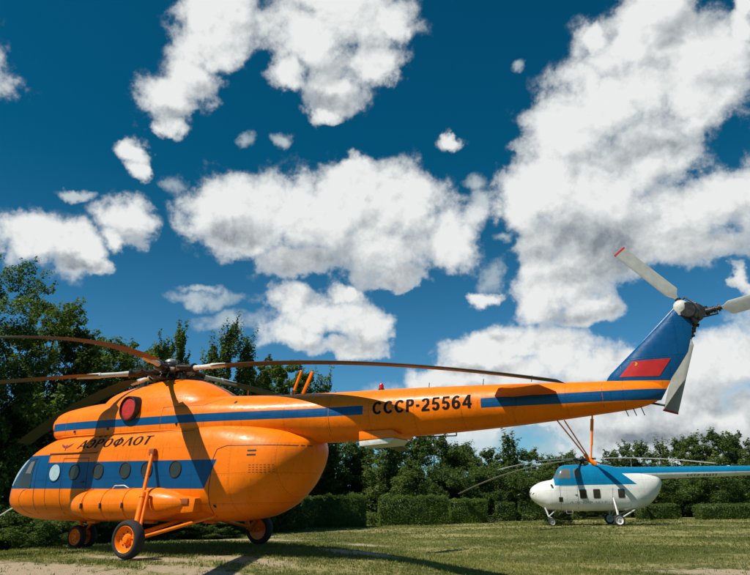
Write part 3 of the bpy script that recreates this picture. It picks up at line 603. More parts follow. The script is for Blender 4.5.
# ---- tail rotor (starboard side of the fin top)
TR = Vector((17.74, .61, 4.42))
gb = MB().lathe((17.50, 0, 4.43), (.12, -.15, 1), [(-.14, .10), (-.02, .135), (.06, .13), (.11, .10), (.14, .055), (.15, .01)], 28).build('tail_gearbox', M['white_metal'], heli, label='pale domed tail gearbox on top of the fin')
MB().lathe((17.62, .0, 4.36), (.12, 1, .06), [(-.12, .13), (-.1, .15), (.2, .15), (.22, .1), (.5, .075)], 24).tube([(17.66, -.05, 4.22), (17.72, -.02, 4.1)], .05, 10).build('gearbox_casing', M['dark_metal'], gb)
hubm = MB().lathe(TR, (0, 1, 0), [(-.16, .08), (-.12, .13), (-.02, .15), (.08, .13), (.12, .06), (.2, .04)], 24)
hubm.lathe(TR + Vector((0, -.22, 0)), (0, 1, 0), [(0, .07), (.02, .17), (.05, .17), (.07, .07)], 24)
for i in range(6): 
    a = i * PI / 3; hubm.lathe(TR + Vector((math.cos(a) * .1, -.16, math.sin(a) * .1)), (0, -1, 0), [(0, .022), (.05, .022)], 8)
th = hubm.build('tail_rotor_hub', M['dark_metal'], heli)
for a_ in (-19.8, 100.2, 220.2):
    a = math.radians(a_); t = Vector((math.sin(a), 0, -math.cos(a))); n = Vector((t.z, 0, -t.x))
    arm = MB().tube([TR + t * .05, TR + t * .30], .06, 12).tube([TR + t * .2 - n * .1, TR + t * .2 + n * .1], .035, 10).tube([TR + t * .30, TR + t * .46], .042, 12).tube([TR + t * .36 + Vector((0, -.02, 0)) + n * .0, TR + t * .36 + n * .11 + Vector((0, -.05, 0)), TR + t * .1 + n * .13 + Vector((0, -.2, 0))], .016, 8)
    for q in (.2, .33, .42): arm.lathe(TR + t * q - t * .02, t, [(0, .068), (.035, .068)], 12)
    arm.build('blade_grip', M['dark_metal'], th)
    tw = math.radians(11); cdir = n * math.cos(tw) + Vector((0, 1, 0)) * math.sin(tw); nd = -n * math.sin(tw) + Vector((0, 1, 0)) * math.cos(tw)
    rg = []
    for r_, ch in ((.44, .05), (.52, .12), (.60, .262), (.64, .27), (1.2, .27), (1.9, .27), (1.955, .25)):
        rg.append([TR + t * r_ + cdir * (ch * u) + nd * (ch * w) for u, w in ((-.32, 0), (-.28, .05), (-.05, .075), (.3, .045), (.68, .006), (.68, -.006), (.3, -.04), (-.05, -.06), (-.28, -.035))])
    bl = MB().loft(rg).build('tail_rotor_blade', M['tail_blade'], heli, smooth=35)
    MB().box(TR + t * 1.945 + cdir * .05, (1, 1, 1), None) if False else None
    tip = [[q + t * .0 for q in [TR + t * r_ + cdir * (.275 * u) + nd * (.275 * w) for u, w in ((-.33, 0), (-.28, .06), (-.05, .085), (.3, .055), (.69, .01), (.69, -.01), (.3, -.05), (-.05, -.07), (-.28, -.045))]] for r_ in (1.925, 1.962)]
    MB().loft(tip).build('red_tip', M['flag_red'], bl)

# ---- main rotor
HC = Vector((5.1, 0, 4.42))
hm = MB().lathe((5.1, 0, 3.95), (0, 0, 1), [(0, .34), (.1, .3), (.16, .18), (.34, .16), (.36, .30), (.40, .31), (.44, .22), (.5, .2), (.62, .17), (.68, .12), (.70, .06)], 32)
mast = hm.build('rotor_mast', M['dark_metal'], heli)
MB().lathe((5.1, 0, 4.60), (0, 0, 1), [(0, .15), (.05, .17), (.1, .15), (.14, .08), (.145, .02)], 24).build('hub_cap', M['grey_metal'], mast)
sw = MB().lathe((5.1, 0, 4.12), (0.02, 0, 1), [(0, .2), (.01, .42), (.05, .44), (.08, .40), (.09, .2)], 32)
for i in range(3):
    a = i * 2.1 + .4; sw.tube([(5.1 + .3 * math.cos(a), .3 * math.sin(a), 3.85), (5.1 + .33 * math.cos(a), .33 * math.sin(a), 4.15)], .03, 8)
sw.build('swashplate', M['dark_metal'], mast)
BL = [(348, -.035, .0100, 1.0, 0), (78, .0, .0140, 1, 0), (160.5, .0, .0104, -2, .1), (228, -.12, .002, 0, 0), (296, .006, .0164, 10, 1.5)]
for az, k1, k2, pit, tws in BL:
    a = math.radians(az); t = Vector((math.cos(a), math.sin(a), 0)); n = Vector((-t.y, t.x, 0)); up = Vector((0, 0, 1))
    P = lambda r: HC + t * r + up * (k1 * r - k2 * r * r)
    # grip with flapping and drag hinges, damper, pitch horn and link
    g = MB().tube([P(.12), P(.36)], [.11, .085], 14).tube([P(.36) - n * .14, P(.36) + n * .14], .065, 14).tube([P(.36), P(.62)], .075, 12).tube([P(.62) - up * .12, P(.62) + up * .13], .06, 12).tube([P(.62), P(1.0)], .085, 14)
    g.lathe(P(.98), t, [(0, .12), (.05, .12), (.06, .09)], 14)
    g.tube([P(.5) - n * .16 + up * .04, P(.62) - n * .22 + up * .04, P(1.02) - n * .1 + up * .02], .045, 10)
    g.tube([P(.9), P(.78) + n * .26, P(.72) + n * .34], .035, 10)
    g.tube([P(.72) + n * .34, HC + t * .36 + n * .22 - up * .24], .017, 8)
    g.tube([P(.15) + up * .1, P(.45) + up * .16, P(.8) + up * .1], .014, 6)
    gp = g.build('blade_grip', M['dark_metal'], mast)
    MB().lathe(P(.44) - n * .19 - t * .0, t, [(-.12, .055), (-.1, .07), (.16, .07), (.18, .04)], 12).build('drag_damper', M['grey_metal'], gp)
    rs = np.concatenate([[1.75, 1.95, 2.15], np.linspace(2.4, 10.5, 26), [10.65]]); rings = []
    for r_ in rs:
        ch = .52 if r_ > 2.1 else (.30 if r_ < 1.9 else .44)
        if r_ > 10.6: ch = .46
        tw = math.radians(pit - tws * r_); cd_ = -n * math.cos(tw) + up * math.sin(tw); nd = up * math.cos(tw) + n * math.sin(tw)
        rings.append([P(r_) + cd_ * (ch * u) + nd * (ch * w) for u, w in ((.27, 0), (.25, .02), (.17, .036), (0, .042), (-.3, .026), (-.71, .004), (-.73, 0), (-.71, -.003), (-.3, -.018), (0, -.03), (.17, -.026), (.25, -.014))])
    bl = MB().loft(rings).build('main_rotor_blade', M['blade'], heli, smooth=40)
    MB().tube([P(1.0), P(1.3), P(1.7), P(1.95)], [.07, .055, .062, .05], 14).tube([P(1.7) , P(2.25)], [.075, .05], 10).build('blade_root', M['white_metal'], bl)
hy = MB()
for i in range(9):
    a = i * .7; r0 = .2 + .05 * (i % 3)
    hy.tube([(5.1 + r0 * math.cos(a), r0 * math.sin(a), 4.0), (5.1 + (r0 + .12) * math.cos(a + .4), (r0 + .12) * math.sin(a + .4), 4.25), (5.1 + .22 * math.cos(a + .6), .22 * math.sin(a + .6), 4.5)], .015, 6)
for i in range(5):
    a = math.radians(BL[i][0] + 30); hy.lathe((5.1 + .26 * math.cos(a), .26 * math.sin(a), 4.40), (0, 0, 1), [(-.06, .06), (.06, .06)], 10)
hy.build_each('control_rod', M['grey_metal'], mast)
MB().box((5.9, 0, 4.1), (.4, .3, .12)).box((4.5, -.2, 4.07), (.3, .2, .12)).lathe((4.75, .25, 4.0), (0, 0, 1), [(0, .1), (.25, .1), (.28, .04)], 16).build_each('rotor_fitting', M['dark_metal'], cowl, bevel=.02)
# ================================================================== WHITE AND BLUE HELICOPTER
# own metres: x aft of the main wheels, z up from the ground
BASE[0] = Vector((0, 0, 0))
G4 = float(ground_h(11.28, 36.6))
h4 = thing('helicopter', 'small white and blue helicopter parked far back on the grass beneath the orange tail boom', 'helicopter', (11.28, 36.63, G4), math.radians(16.6))
def paint4():
    m, k, b = mat('white_blue_paint'); oc = obj_coord(k); x, y, z = k.sep(oc)
    lim = k.m('MULTIPLY_ADD', z, -1.2, 1.6 + 1.2 * 2.62)
    a = k.m('MULTIPLY', k.m('GREATER_THAN', z, 2.62), k.m('MULTIPLY', k.m('LESS_THAN', x, lim), k.m('GREATER_THAN', x, -3.82)))
    c = k.m('MAXIMUM', a, k.m('MULTIPLY', k.m('GREATER_THAN', z, 3.34), k.m('GREATER_THAN', x, -3.82)))
    paint_finish(k, b, oc, k.mix(c, (.72, .73, .70, 1), (.003, .175, .35, 1)), .3)
    return m
P4 = paint4(); W4 = plain_paint('white_gear_paint', (.66, .67, .65))
b4 = hull_loft([
 (-5.50, 2.04, 2.20, .07, 2.12, 2, 2), (-5.42, 1.80, 2.42, .30, 2.1, 2, 2), (-5.15, 1.52, 2.66, .55, 2.05, 2, 2), (-4.7, 1.22, 2.88, .80, 2.0, 2.1, 2.1), (-4.2, 1.02, 2.99, .95, 2.0, 2.2, 2.4),
 (-3.9, .99, 3.04, .98, 2.0, 2.4, 2.4), (-3.72, .97, 3.26, .99, 2.1, 3.0, 2.5), (-3.45, .96, 3.72, .99, 2.15, 3.4, 2.5), (-3.25, .95, 3.92, 1.0, 2.2, 3.2, 2.6), (-2.9, .93, 4.0, 1.0, 2.3, 2.8, 2.6), (-1.0, .92, 4.03, 1.0, 2.3, 2.6, 2.6),
 (-.2, .92, 3.96, 1.0, 2.2, 2.5, 2.5), (.5, .92, 3.80, 1.0, 2.1, 2.4, 2.4), (1.3, .96, 3.60, .98, 2.1, 2.2, 2.4), (2.1, 1.16, 3.46, .86, 2.25, 2.1, 2.1), (2.8, 1.66, 3.32, .62, 2.5, 2, 2), (3.2, 2.2, 3.16, .36, 2.7, 2, 2), (3.36, 2.55, 2.95, .10, 2.75, 2, 2)], n=64, step=.1)
t4 = hull_loft([(-.6, 2.7, 3.9, .6, 3.3, 2, 2), (.7, 2.85, 3.80, .55, 3.35, 2, 2), (3.0, 2.94, 3.76, .41, 3.36, 2, 2), (9.3, 3.1, 3.70, .28, 3.4, 2, 2), (10.6, 3.2, 3.66, .2, 3.43, 2, 2), (10.8, 3.35, 3.55, .06, 3.45, 2, 2)], n=48, step=.3)
f4 = b4.build('fuselage', P4, h4, smooth=60); tb4 = t4.build('tail_boom', P4, h4, smooth=60, label='tail boom, blue above and white below')
V4 = bvh_of(b4); VT4 = bvh_of(t4)
def rrect(x, z, w, h, r=.07, n=4):
    L = []
    for cx, cz, a0 in ((x + w / 2 - r, z + h / 2 - r, 0), (x - w / 2 + r, z + h / 2 - r, 90), (x - w / 2 + r, z - h / 2 + r, 180), (x + w / 2 - r, z - h / 2 + r, 270)):
        for i in range(n + 1):
            a = math.radians(a0 + 90 * i / n); L.append((cx + r * math.cos(a), 0, cz + r * math.sin(a)))
    return L
for s in (-1, 1):
    for x, z, w, h in ((-2.0, 2.05, .46, .60), (-1.1, 2.05, .46, .60), (.5, 2.05, .44, .58)):
        fr_ = decal('window', [rrect(x, z, w + .07, h + .07)], V4, W4, f4, (0, -s, 0), .006)
        decal('pane', [rrect(x, z, w, h)], V4, M['glass'], fr_, (0, -s, 0), .013)
    w = decal('cockpit_window', [rrect(-2.92, 3.40, .46, .66, .12)], V4, M['glass_grey'], f4, (0, -s, 0), .008)
    w = decal('cockpit_window', [rrect(-2.25, 3.44, .50, .58, .12)], V4, M['glass_grey'], f4, (0, -s, 0), .008)
    decal('windshield', [[(-3.66, 0, 3.06), (-3.12, 0, 3.1), (-3.1, 0, 3.72), (-3.34, 0, 3.68)]], V4, M['glass_grey'], f4, (0, -s, 0), .010)
    decal('hatch', [[(-3.62, 0, 1.56), (-3.36, 0, 1.56), (-3.36, 0, 1.86), (-3.62, 0, 1.86)]], V4, M['glass'], f4, (0, -s, 0), .010)
    decal('door_seam', seam_polys([(-3.5, 1.1), (-3.5, 2.6), (-2.36, 2.6), (-2.36, 1.1)], .03) + seam_polys([(-.15, 1.15), (-.05, 2.4)], .02) + seam_polys([(-.1, 1.6), (.1, 1.1)], .02) + seam_polys([(1.0, 1.0), (1.1, 1.35)], .03), V4, M['grey_metal'], f4, (0, -s, 0), .006, cell=.2)
for pts in ([(-.42, 3.16), (-.03, 3.18), (-.03, 3.7), (-.38, 3.68)], [(.42, 3.16), (.03, 3.18), (.03, 3.7), (.38, 3.68)], [(-.76, 3.08), (-.46, 3.14), (-.42, 3.62), (-.62, 3.5)], [(.76, 3.08), (.46, 3.14), (.42, 3.62), (.62, 3.5)]):
    decal('windshield', [yz(pts)], V4, M['glass_grey'], f4, (1, 0, 0), .01)
vt = MB()
for i in range(6): vt.tube([V4.ray_cast(Vector((-9, -.45 + i * .18 - .05, 2.62 + .02 * (i % 2))), Vector((1, 0, -.12)))[0], V4.ray_cast(Vector((-9, -.45 + i * .18 + .05, 2.5)), Vector((1, 0, -.12)))[0]], .03, 6)
vt.build_each('nose_vent', M['black'], f4)
press('airline_lettering', text_bm('АЭРОФЛОТ', -2.95, 1.42, 2.5, .17, shear=.3, T=.12, t=.07), V4, simple('faded_grey_lettering', (.27, .31, .36), .6), f4, Vector((0, 1, 0)), .008, .1, label='faded grey lettering along the white side')
press('registration', text_bm('СССР-35277', 5.0, 3.09, 2.0, .13, T=.2, t=.16), VT4, M['ink'], tb4, Vector((0, 1, 0)), .006, .1)
# gear
for s in (-1, 1):
    wheel('main_wheel', (0, s * 1.88, .36), .36, .24, s, h4, W4)
    MB().tube([(0, s * 1.66, .36), (0, s * 1.95, .36)], .05, 10).tube([(-.05, s * .93, 1.75), (-.02, s * 1.45, 1.0), (0, s * 1.7, .36)], [.06, .06, .05], 12).tube([(0, s * 1.66, .4), (.2, s * .5, .98)], .045, 10).tube([(0, s * 1.66, .4), (1.35, s * .55, 1.0)], .045, 10).build('main_leg', W4, h4)
    x0 = -4.3
    wheel('nose_wheel', (x0 + .12, s * .76, .26), .26, .14, s, h4, M['grey_metal'])
    MB().tube([(x0 - .28, s * .62, 1.2), (x0 - .1, s * .74, .62), (x0 + .1, s * .66, .5), (x0 + .12, s * .66, .26), (x0 + .12, s * .80, .26)], .05, 10).tube([(x0 - .1, s * .74, .6), (x0 + .55, s * .4, 1.1)], .035, 8).tube([(x0 - .1, s * .74, .66), (x0 - .1, -s * .1, 1.1)], .03, 8).build('nose_leg', W4, h4)
MB().prism([(.55, -1.0, 1.05), (1.5, -.9, 1.2), (.6, -.95, .95)], (0, .06, 0)).build('gear_fairing', W4, h4)
for s in (-1, 1):
    MB().tube([(-4.0, s * .80, 2.62), (-4.05, s * .98, 2.66)], .07, 10).build('exhaust_stub', M['dark_metal'], h4)
    MB().box((-2.45, s * 1.0, 2.0), (.16, .05, .04)).build('door_handle', M['dark_metal'], h4)
    MB().tube([(-3.2, s * .85, 1.02), (-3.2, s * 1.04, .80), (-2.8, s * 1.04, .80), (-2.8, s * .85, 1.02)], .02, 6).build('step', M['grey_metal'], h4)
MB().tube([(1.55, 0, 3.6), (1.58, 0, 4.35)], .02, 6).build('whip_antenna', M['grey_metal'], h4)
# tail: upswept pylon, stabilizer and tail rotor
MB().loft([[(x + (1.1 - .35 * q) * u, t * w * (1 - .3 * q), z) for u, w in ((0, 0), (.1, .6), (.35, 1), (.8, .6), (1, .1), (1, -.1), (.8, -.6), (.35, -1), (.1, -.6))] for q, x, z, t in ((0, 9.9, 3.3, .18), (.5, 10.5, 4.1, .14), (1, 11.1, 4.9, .12))]).build('tail_pylon', P4, h4)
for s in (-1, 1): MB().prism([(9.6, s * .2, 3.5), (10.3, s * .2, 3.5), (10.2, s * 1.6, 3.55), (9.8, s * 1.6, 3.55)], (0, 0, .06)).build('stabilizer', W4, h4, bevel=.02)
th4 = MB().lathe((11.4, .1, 4.85), (0, 1, 0), [(0, .14), (.3, .1), (.34, .03)], 16).build('tail_rotor_hub', M['dark_metal'], h4)
for i in range(3):
    a = .5 + i * 2 * PI / 3; t = Vector((math.cos(a), 0, math.sin(a))); n = Vector((-t.z, 0, t.x)); c0 = Vector((11.4, .38, 4.85))
    MB().prism([c0 + t * .1 + n * .03, c0 + t * .4 + n * .12, c0 + t * 1.7 + n * .09, c0 + t * 1.7 - n * .09, c0 + t * .4 - n * .12, c0 + t * .1 - n * .03], (0, .03, 0)).build('tail_rotor_blade', M['tail_blade'], h4)
# main rotor
H4 = Vector((-1.7, 0, 4.36))
m4 = MB().lathe(H4 - Vector((0, 0, .42)), (0, 0, 1), [(0, .5), (.12, .42), (.2, .16), (.3, .15), (.32, .26), (.46, .28), (.5, .16), (.62, .12), (.66, .03)], 24).build('rotor_mast', M['dark_metal'], h4)
for az, k1, k2 in ((149, -.02, .0175), (306, .0, .0072), (62, .0, .0120), (236, .0, .0080)):
    a = math.radians(az); t = Vector((math.cos(a), math.sin(a), 0)); n = Vector((-t.y, t.x, 0)); up = Vector((0, 0, 1))
    P = lambda r: H4 + t * r + up * (k1 * r - k2 * r * r)
    MB().tube([P(.1), P(.4)], .09, 10).tube([P(.3) - n * .12, P(.3) + n * .12], .07, 10).tube([P(.4), P(1.3)], [.1, .06], 12).tube([P(.8), P(.7) + n * .3, H4 + t * .3 + n * .2 - up * .2], .03, 6).build('blade_grip', M['dark_metal'], m4)
    rings = []
    for r_ in list(np.linspace(1.2, 10.5, 24)):
        ch = .36 if r_ > 1.5 else .16; tw = math.radians(6 - .4 * r_); cd_ = n * math.cos(tw) + up * math.sin(tw); nd = up * math.cos(tw) - n * math.sin(tw)
        rings.append([P(r_) + cd_ * (ch * u) + nd * (ch * w) for u, w in ((.27, 0), (.17, .055), (0, .065), (-.3, .04), (-.73, .004), (-.73, -.004), (-.3, -.025), (0, -.045), (.17, -.04))])
    MB().loft(rings).build('main_rotor_blade', M['tail_blade'] if az in (149, 306) else M['grey_metal'], h4, smooth=40)

# ================================================================== GROUND
SOIL = [(5.6, -3.9, 3.8, .85), (8.9, -2.9, 1.6, .5), (2.6, 13.5, 2.4, 1.3), (17.6, 6.8, 1.7, .9), (-3.4, 16., 3.2, 1.2), (8.5, -1.2, 1.2, .5), (6.4, -1.9, 1.8, .4), (9.5, 2.2, 1.2, .6)]
def gmesh():
    R = np.concatenate([[0], np.geomspace(.5, 2500, 150)]); n = 240; v = []; f = []
    rr = np.random.default_rng(3)
    for i, r in enumerate(R):
        for j in range(n):
            a = 2 * PI * j / n; x = 9 + r * math.cos(a); y = 3 + r * math.sin(a)
            z = float(ground_h(x, y)) + (.02 * math.sin(x * 1.3 + math.sin(y * .9) * 2) * math.sin(y * 1.1 + 1) if r > 6 else 0)
            if r > 300: z += 0
            v.append((x, y, z))
    for i in range(len(R) - 1):
        for j in range(n):
            f.append((i * n + j, (i + 1) * n + j, (i + 1) * n + (j + 1) % n, i * n + (j + 1) % n))
    me = bpy.data.meshes.new('ground'); me.from_pydata(v, [], f)
    for p in me.polygons: p.use_smooth = True
    return me
def ground_mat():
    m, k, b = mat('grassy_ground'); oc = obj_coord(k); x, y, z = k.sep(oc)
    nz = k.noise(oc, .9, 5, .6); nf = k.noise(oc, 5, 7, .65); nl = k.noise(k.v('MULTIPLY', oc, (1, 1.6, 1)), .16, 4, .55); nn = k.noise(oc, 40, 6, .7)
    g = k.mix(k.rng(nf, .32, .68), (.062, .078, .018, 1), (.150, .155, .040, 1))
    straw = k.mix(k.rng(nn, .3, .7), (.26, .23, .085, 1), (.42, .36, .17, 1))
    a = k.rng(k.m('ADD', k.m('MULTIPLY', nl, .7), k.m('MULTIPLY', nf, .3)), .46, .57, 0, .95)
    g = k.mix(a, g, straw)
    soil = k.mix(k.rng(nn, .3, .72), (.34, .26, .165, 1), (.56, .46, .32, 1))
    mn = None
    for (sx, sy, rx, ry) in SOIL:
        L = k.v('LENGTH', k.v('MULTIPLY_ADD', oc, (1 / rx, 1 / ry, 0), (-sx / rx, -sy / ry, 0)))
        mn = L if mn is None else k.m('MINIMUM', mn, L)
    w = k.m('ADD', k.m('SUBTRACT', 1.0, mn), k.m('MULTIPLY', k.m('SUBTRACT', k.m('ADD', k.m('MULTIPLY', nz, .5), k.m('MULTIPLY', nf, .5)), .5), 4.2))
    k.put(b.inputs['Base Color'], k.mix(k.rng(w, -.15, .45), g, soil))
    b.inputs['Roughness'].default_value = .95; b.inputs['Specular IOR Level'].default_value = .15
    k.put(b.inputs['Normal'], k.bump(k.m('ADD', nn, k.m('MULTIPLY', nf, 2.)), .7, .05))
    return m
gme = gmesh(); gme.materials.append(ground_mat())
go = bpy.data.objects.new('ground', gme); COL.objects.link(go); go['kind'] = 'structure'

# ------------------------------------------------------------------ leaves, grass
def quick_mesh(name, V, nper, F_per, mats, tint=None, extra=None):
    """V: (N*nper,3) vertices; each item has the same faces F_per"""
    N = len(V) // nper; nf = len(F_per); ln = [len(f) for f in F_per]
    loops = (np.concatenate([np.array(f) for f in F_per])[None, :] + (np.arange(N) * nper)[:, None]).ravel()
    tot = np.tile(np.array(ln), N)
    ev, ef = (extra if extra else ([], []))
    if len(ev):
        o = len(V); V = np.concatenate([V, np.array(ev)]); loops = np.concatenate([loops, np.array([i + o for f in ef for i in f])]); tot = np.concatenate([tot, [len(f) for f in ef]])
    me = bpy.data.meshes.new(name); me.vertices.add(len(V)); me.vertices.foreach_set('co', V.astype(np.float32).ravel())
    me.loops.add(len(loops)); me.loops.foreach_set('vertex_index', loops.astype(np.int32))
    me.polygons.add(len(tot)); st = np.concatenate([[0], np.cumsum(tot)[:-1]]); me.polygons.foreach_set('loop_start', st.astype(np.int32))
    at = me.attributes.new('tint', 'FLOAT', 'FACE')
    tv = np.zeros(len(tot)) + .5
    if tint is not None: tv[:N * nf] = np.repeat(tint, nf)
    at.data.foreach_set('value', tv.astype(np.float32))
    me.update(calc_edges=True); me.validate()
    me.materials.append(mats)
    return me
def leaf_mat(name, dark, mid, light, trans=.42):
    m = bpy.data.materials.new(name); m.use_nodes = True; k = NT(m.node_tree); k.n.clear()
    out = k.n.new('ShaderNodeOutputMaterial')
    at = k.n.new('ShaderNodeAttribute'); at.attribute_name = 'tint'
    oi = k.n.new('ShaderNodeObjectInfo')
    oc = obj_coord(k); nz = k.noise(oc, .8, 3)
    f = k.m('ADD', k.m('MULTIPLY', at.outputs['Fac'], .75), k.m('MULTIPLY', k.m('SUBTRACT', nz, .5), .7))
    f = k.m('ADD', f, k.m('MULTIPLY', k.m('SUBTRACT', oi.outputs['Random'], .5), .25))
    c = k.mix(k.rng(f, .0, .5, kind='LINEAR'), (*dark, 1), (*mid, 1)); c = k.mix(k.rng(f, .5, .95, kind='LINEAR'), c, (*light, 1))
    d = k.n.new('ShaderNodeBsdfPrincipled'); k.put(d.inputs['Base Color'], c); d.inputs['Roughness'].default_value = .5; d.inputs['Specular IOR Level'].default_value = .25
    t = k.n.new('ShaderNodeBsdfTranslucent'); k.put(t.inputs['Color'], k.v('MULTIPLY', c, (1.3, 1.5, .5)))
    mx = k.n.new('ShaderNodeMixShader'); mx.inputs[0].default_value = trans
    k.l.new(d.outputs[0], mx.inputs[1]); k.l.new(t.outputs[0], mx.inputs[2]); k.l.new(mx.outputs[0], out.inputs[0])
    return m
LM = {'broad': leaf_mat('broad_leaves', (.045, .078, .020), (.115, .165, .038), (.25, .28, .065)),
      'spire': leaf_mat('poplar_leaves', (.045, .075, .022), (.10, .145, .036), (.20, .23, .06)),
      'far': leaf_mat('distant_leaves', (.048, .080, .028), (.10, .150, .040), (.20, .23, .06)),
      'hedge': leaf_mat('hedge_leaves', (.050, .086, .024), (.115, .170, .040), (.20, .24, .06)),
      'grass': leaf_mat('grass_blades', (.080, .108, .022), (.185, .200, .046), (.40, .37, .14), .25)}
def leaves(C, size, rg, updir=.5, outw=None):
    """C: centres (N,3) -> quads, each a folded pointed leaf of 4 corners"""
    N = len(C); nrm = rg.normal(size=(N, 3)); nrm[:, 2] = np.abs(nrm[:, 2]) + updir
    if outw is not None: nrm += outw
    nrm /= np.linalg.norm(nrm, axis=1)[:, None]
    a = np.cross(nrm, rg.normal(size=(N, 3))); a /= np.linalg.norm(a, axis=1)[:, None]; b = np.cross(nrm, a)
    s = (size * rg.uniform(.6, 1.35, N))[:, None]
    V = np.stack([C - a * s, C - b * s * .5 + nrm * s * .12, C + a * s, C + b * s * .5 + nrm * s * .12], 1)
    return V.reshape(-1, 3)
def crown(h, R, n, seed, kind, leaf, base=.1):
    rg = np.random.default_rng(seed); mb = MB()
    lean = rg.normal(size=2) * .02 * h
    tr_ = lambda u: Vector((lean[0] * u * u, lean[1] * u * u + .05 * math.sin(u * 5 + seed), u * h * .93))
    r0 = .018 * h if kind != 'spire' else .011 * h
    us = np.linspace(0, 1, 9); mb.tube([tr_(u) for u in us], [r0 * (1.25 - u * 1.15) + .008 for u in us], 9)
    K = {'broad': 130, 'far': 60, 'spire': 42, 'low': 56}[kind]; cl = []
    for i in range(K):
        u = base + (1 - base) * (i + rg.uniform()) / K
        prof = {'broad': math.sin(PI * min(.93, .12 + u * .80)) ** .65, 'far': math.sin(PI * min(.94, .14 + u * .80)) ** .6, 'spire': (.35 + .65 * math.sin(PI * (.15 + .75 * u))) * (1.08 - u * .8), 'low': math.sin(PI * min(.9, .25 + u * .62)) ** .5}[kind]
        rad = R * prof * rg.uniform(.25, 1.12) ** .6 * (1 + .22 * math.sin(seed + u * 9)); an = rg.uniform(0, 2 * PI)
        rad *= 1 + .20 * math.sin(3 * an + seed)
        c = np.array([rad * math.cos(an) + lean[0] * u, rad * math.sin(an) + lean[1] * u, u * h])
        cr = R * {'broad': rg.uniform(.14, .28), 'far': rg.uniform(.20, .36), 'spire': rg.uniform(.18, .34), 'low': rg.uniform(.22, .36)}[kind] * (1.1 - .4 * u)
        cl.append((c, cr, u, an))
        if i % 2 == 0 or kind == 'spire':
            p0 = tr_(max(.05, u * .82 - .05)); p1 = Vector(c); pm = p0.lerp(p1, .5) + Vector((0, 0, -.04 * h * .3))
            mb.tube([p0, pm, p1], [r0 * .35 * (1.1 - u) + .01, r0 * .2 * (1.1 - u) + .008, .006], 5)
    w = np.array([c[1] ** 2 for c in cl]); w /= w.sum(); CC = []; OUT = []; TT = []
    for (c, cr, u, an), wi in zip(cl, w):
        m_ = max(int(n * wi), 8); d = rg.normal(size=(m_, 3)); d /= np.linalg.norm(d, axis=1)[:, None]
        rr = cr * rg.uniform(.25, 1.0, m_) ** .45; vs = (1.0, 1.0, .75 if kind != 'spire' else 1.9)
        # twiggy outline: a few shoots thrust out of each clump
        k_ = rg.integers(0, m_, m_ // 6); d[k_] = d[k_[0]] * .0 + np.array([math.cos(an) * .5, math.sin(an) * .5, 1.0 if u > .5 else .3]) + rg.normal(size=(len(k_), 3)) * .14; rr[k_] = cr * rg.uniform(.8, 1.9 if kind != 'spire' else 2.1, len(k_))
        P_ = c + d * rr[:, None] * vs; P_[:, 2] = np.maximum(P_[:, 2], .12)
        CC.append(P_); OUT.append(d * .5); TT.append(np.clip(rg.uniform(.05, .85, m_) + rg.normal() * .13, 0, 1))
    CC = np.concatenate(CC); V = leaves(CC, leaf, rg, .55, np.concatenate(OUT))
    return quick_mesh('crown', V, 4, [(0, 1, 2, 3)], LM['far' if kind == 'low' else kind], np.concatenate(TT)), mb
def trunk_mesh(mb):
    me = bpy.data.meshes.new('trunk'); me.from_pydata(mb.v, [], mb.f); me.materials.append(M['bark'])
    for p in me.polygons: p.use_smooth = True
    return me
def tree(label, x, y, g, crown_me, trunk_me, s=(1, 1, 1), rz=0, cat='tree', group=None, name='leafy_tree'):
    r = thing(name, label, cat, (x, y, g - .05), rz, group)
    for nm, me in (('crown', crown_me), ('trunk', trunk_me)):
        o = bpy.data.objects.new(nm, me); COL.objects.link(o); o.parent = r; o.scale = s
    return r
TL = ['tall broad tree at the far left edge, dense dark crown cut by the frame', 'tallest dark green tree at the left, its top above the upper rotor blade', 'broad tree just right of the tallest left tree, above the nose of the orange helicopter',
 'shorter rounded tree where the left tree mass slopes down towards the rotor', 'low rounded tree behind the upper left rotor blade', 'bushy tree just left of the main rotor mast, behind the blades',
 'thin spiky poplar nearest the left side of the rotor mast', 'narrow poplar shoot rising right behind the main rotor hub', 'ragged poplar between the two spiky ones behind the rotor hub', 'tallest slender poplar to the right of the rotor hub', 'loose poplar leaning beside the tallest slender one', 'wide leafy tree behind the gearbox cowling', 'wide tree behind the two mast antennas on the tail boom', 'thin poplar just right of the two mast antennas',
 'tree of the far line directly behind the rear doors of the orange helicopter', 'far tree behind the white radar box', 'far tree under the start of the registration letters', 'tall far tree under the registration digits', 'far tree right of the registration digits', 'lower far tree left of the small helicopter rotor blade tip', 'pointed far tree standing above its neighbours under the stabilizer', 'far tree between the pointed one and the tail skid', 'low far tree just left of the tail skid', 'low far tree behind the cockpit of the small helicopter', 'far tree right behind the small helicopter rotor head', 'far tree behind the small helicopter cabin roof', 'narrow pointed far tree behind the small tail boom', 'round far tree beneath the hanging tail rotor blade', 'highest far tree right of the hanging tail rotor blade', 'second highest far tree near the right edge', 'far tree at the right edge of the tree line', 'far tree beyond the right edge', 'outermost far tree beyond the right edge', 'small far tree filling the gap behind the tail skid', 'large tree outside the left edge', 'outermost large tree beyond the left edge', 'first tree of the far line out of frame past the right edge', 'second tree out of frame past the right edge', 'third tree out of frame past the right edge', 'fourth tree out of frame past the right edge', 'fifth tree out of frame past the right edge', 'last tree of the far line out of frame on the right']
far_v = [crown(8, 2.8, 27000, 50 + i, 'far', .12, .02) for i in range(5)]; far_t = [trunk_mesh(b) for _, b in far_v]
sp_v = [crown(8, 1.6, 6000, 80 + i, 'spire', .13, .08) for i in range(1)]; sp_t = [trunk_mesh(b) for _, b in sp_v]
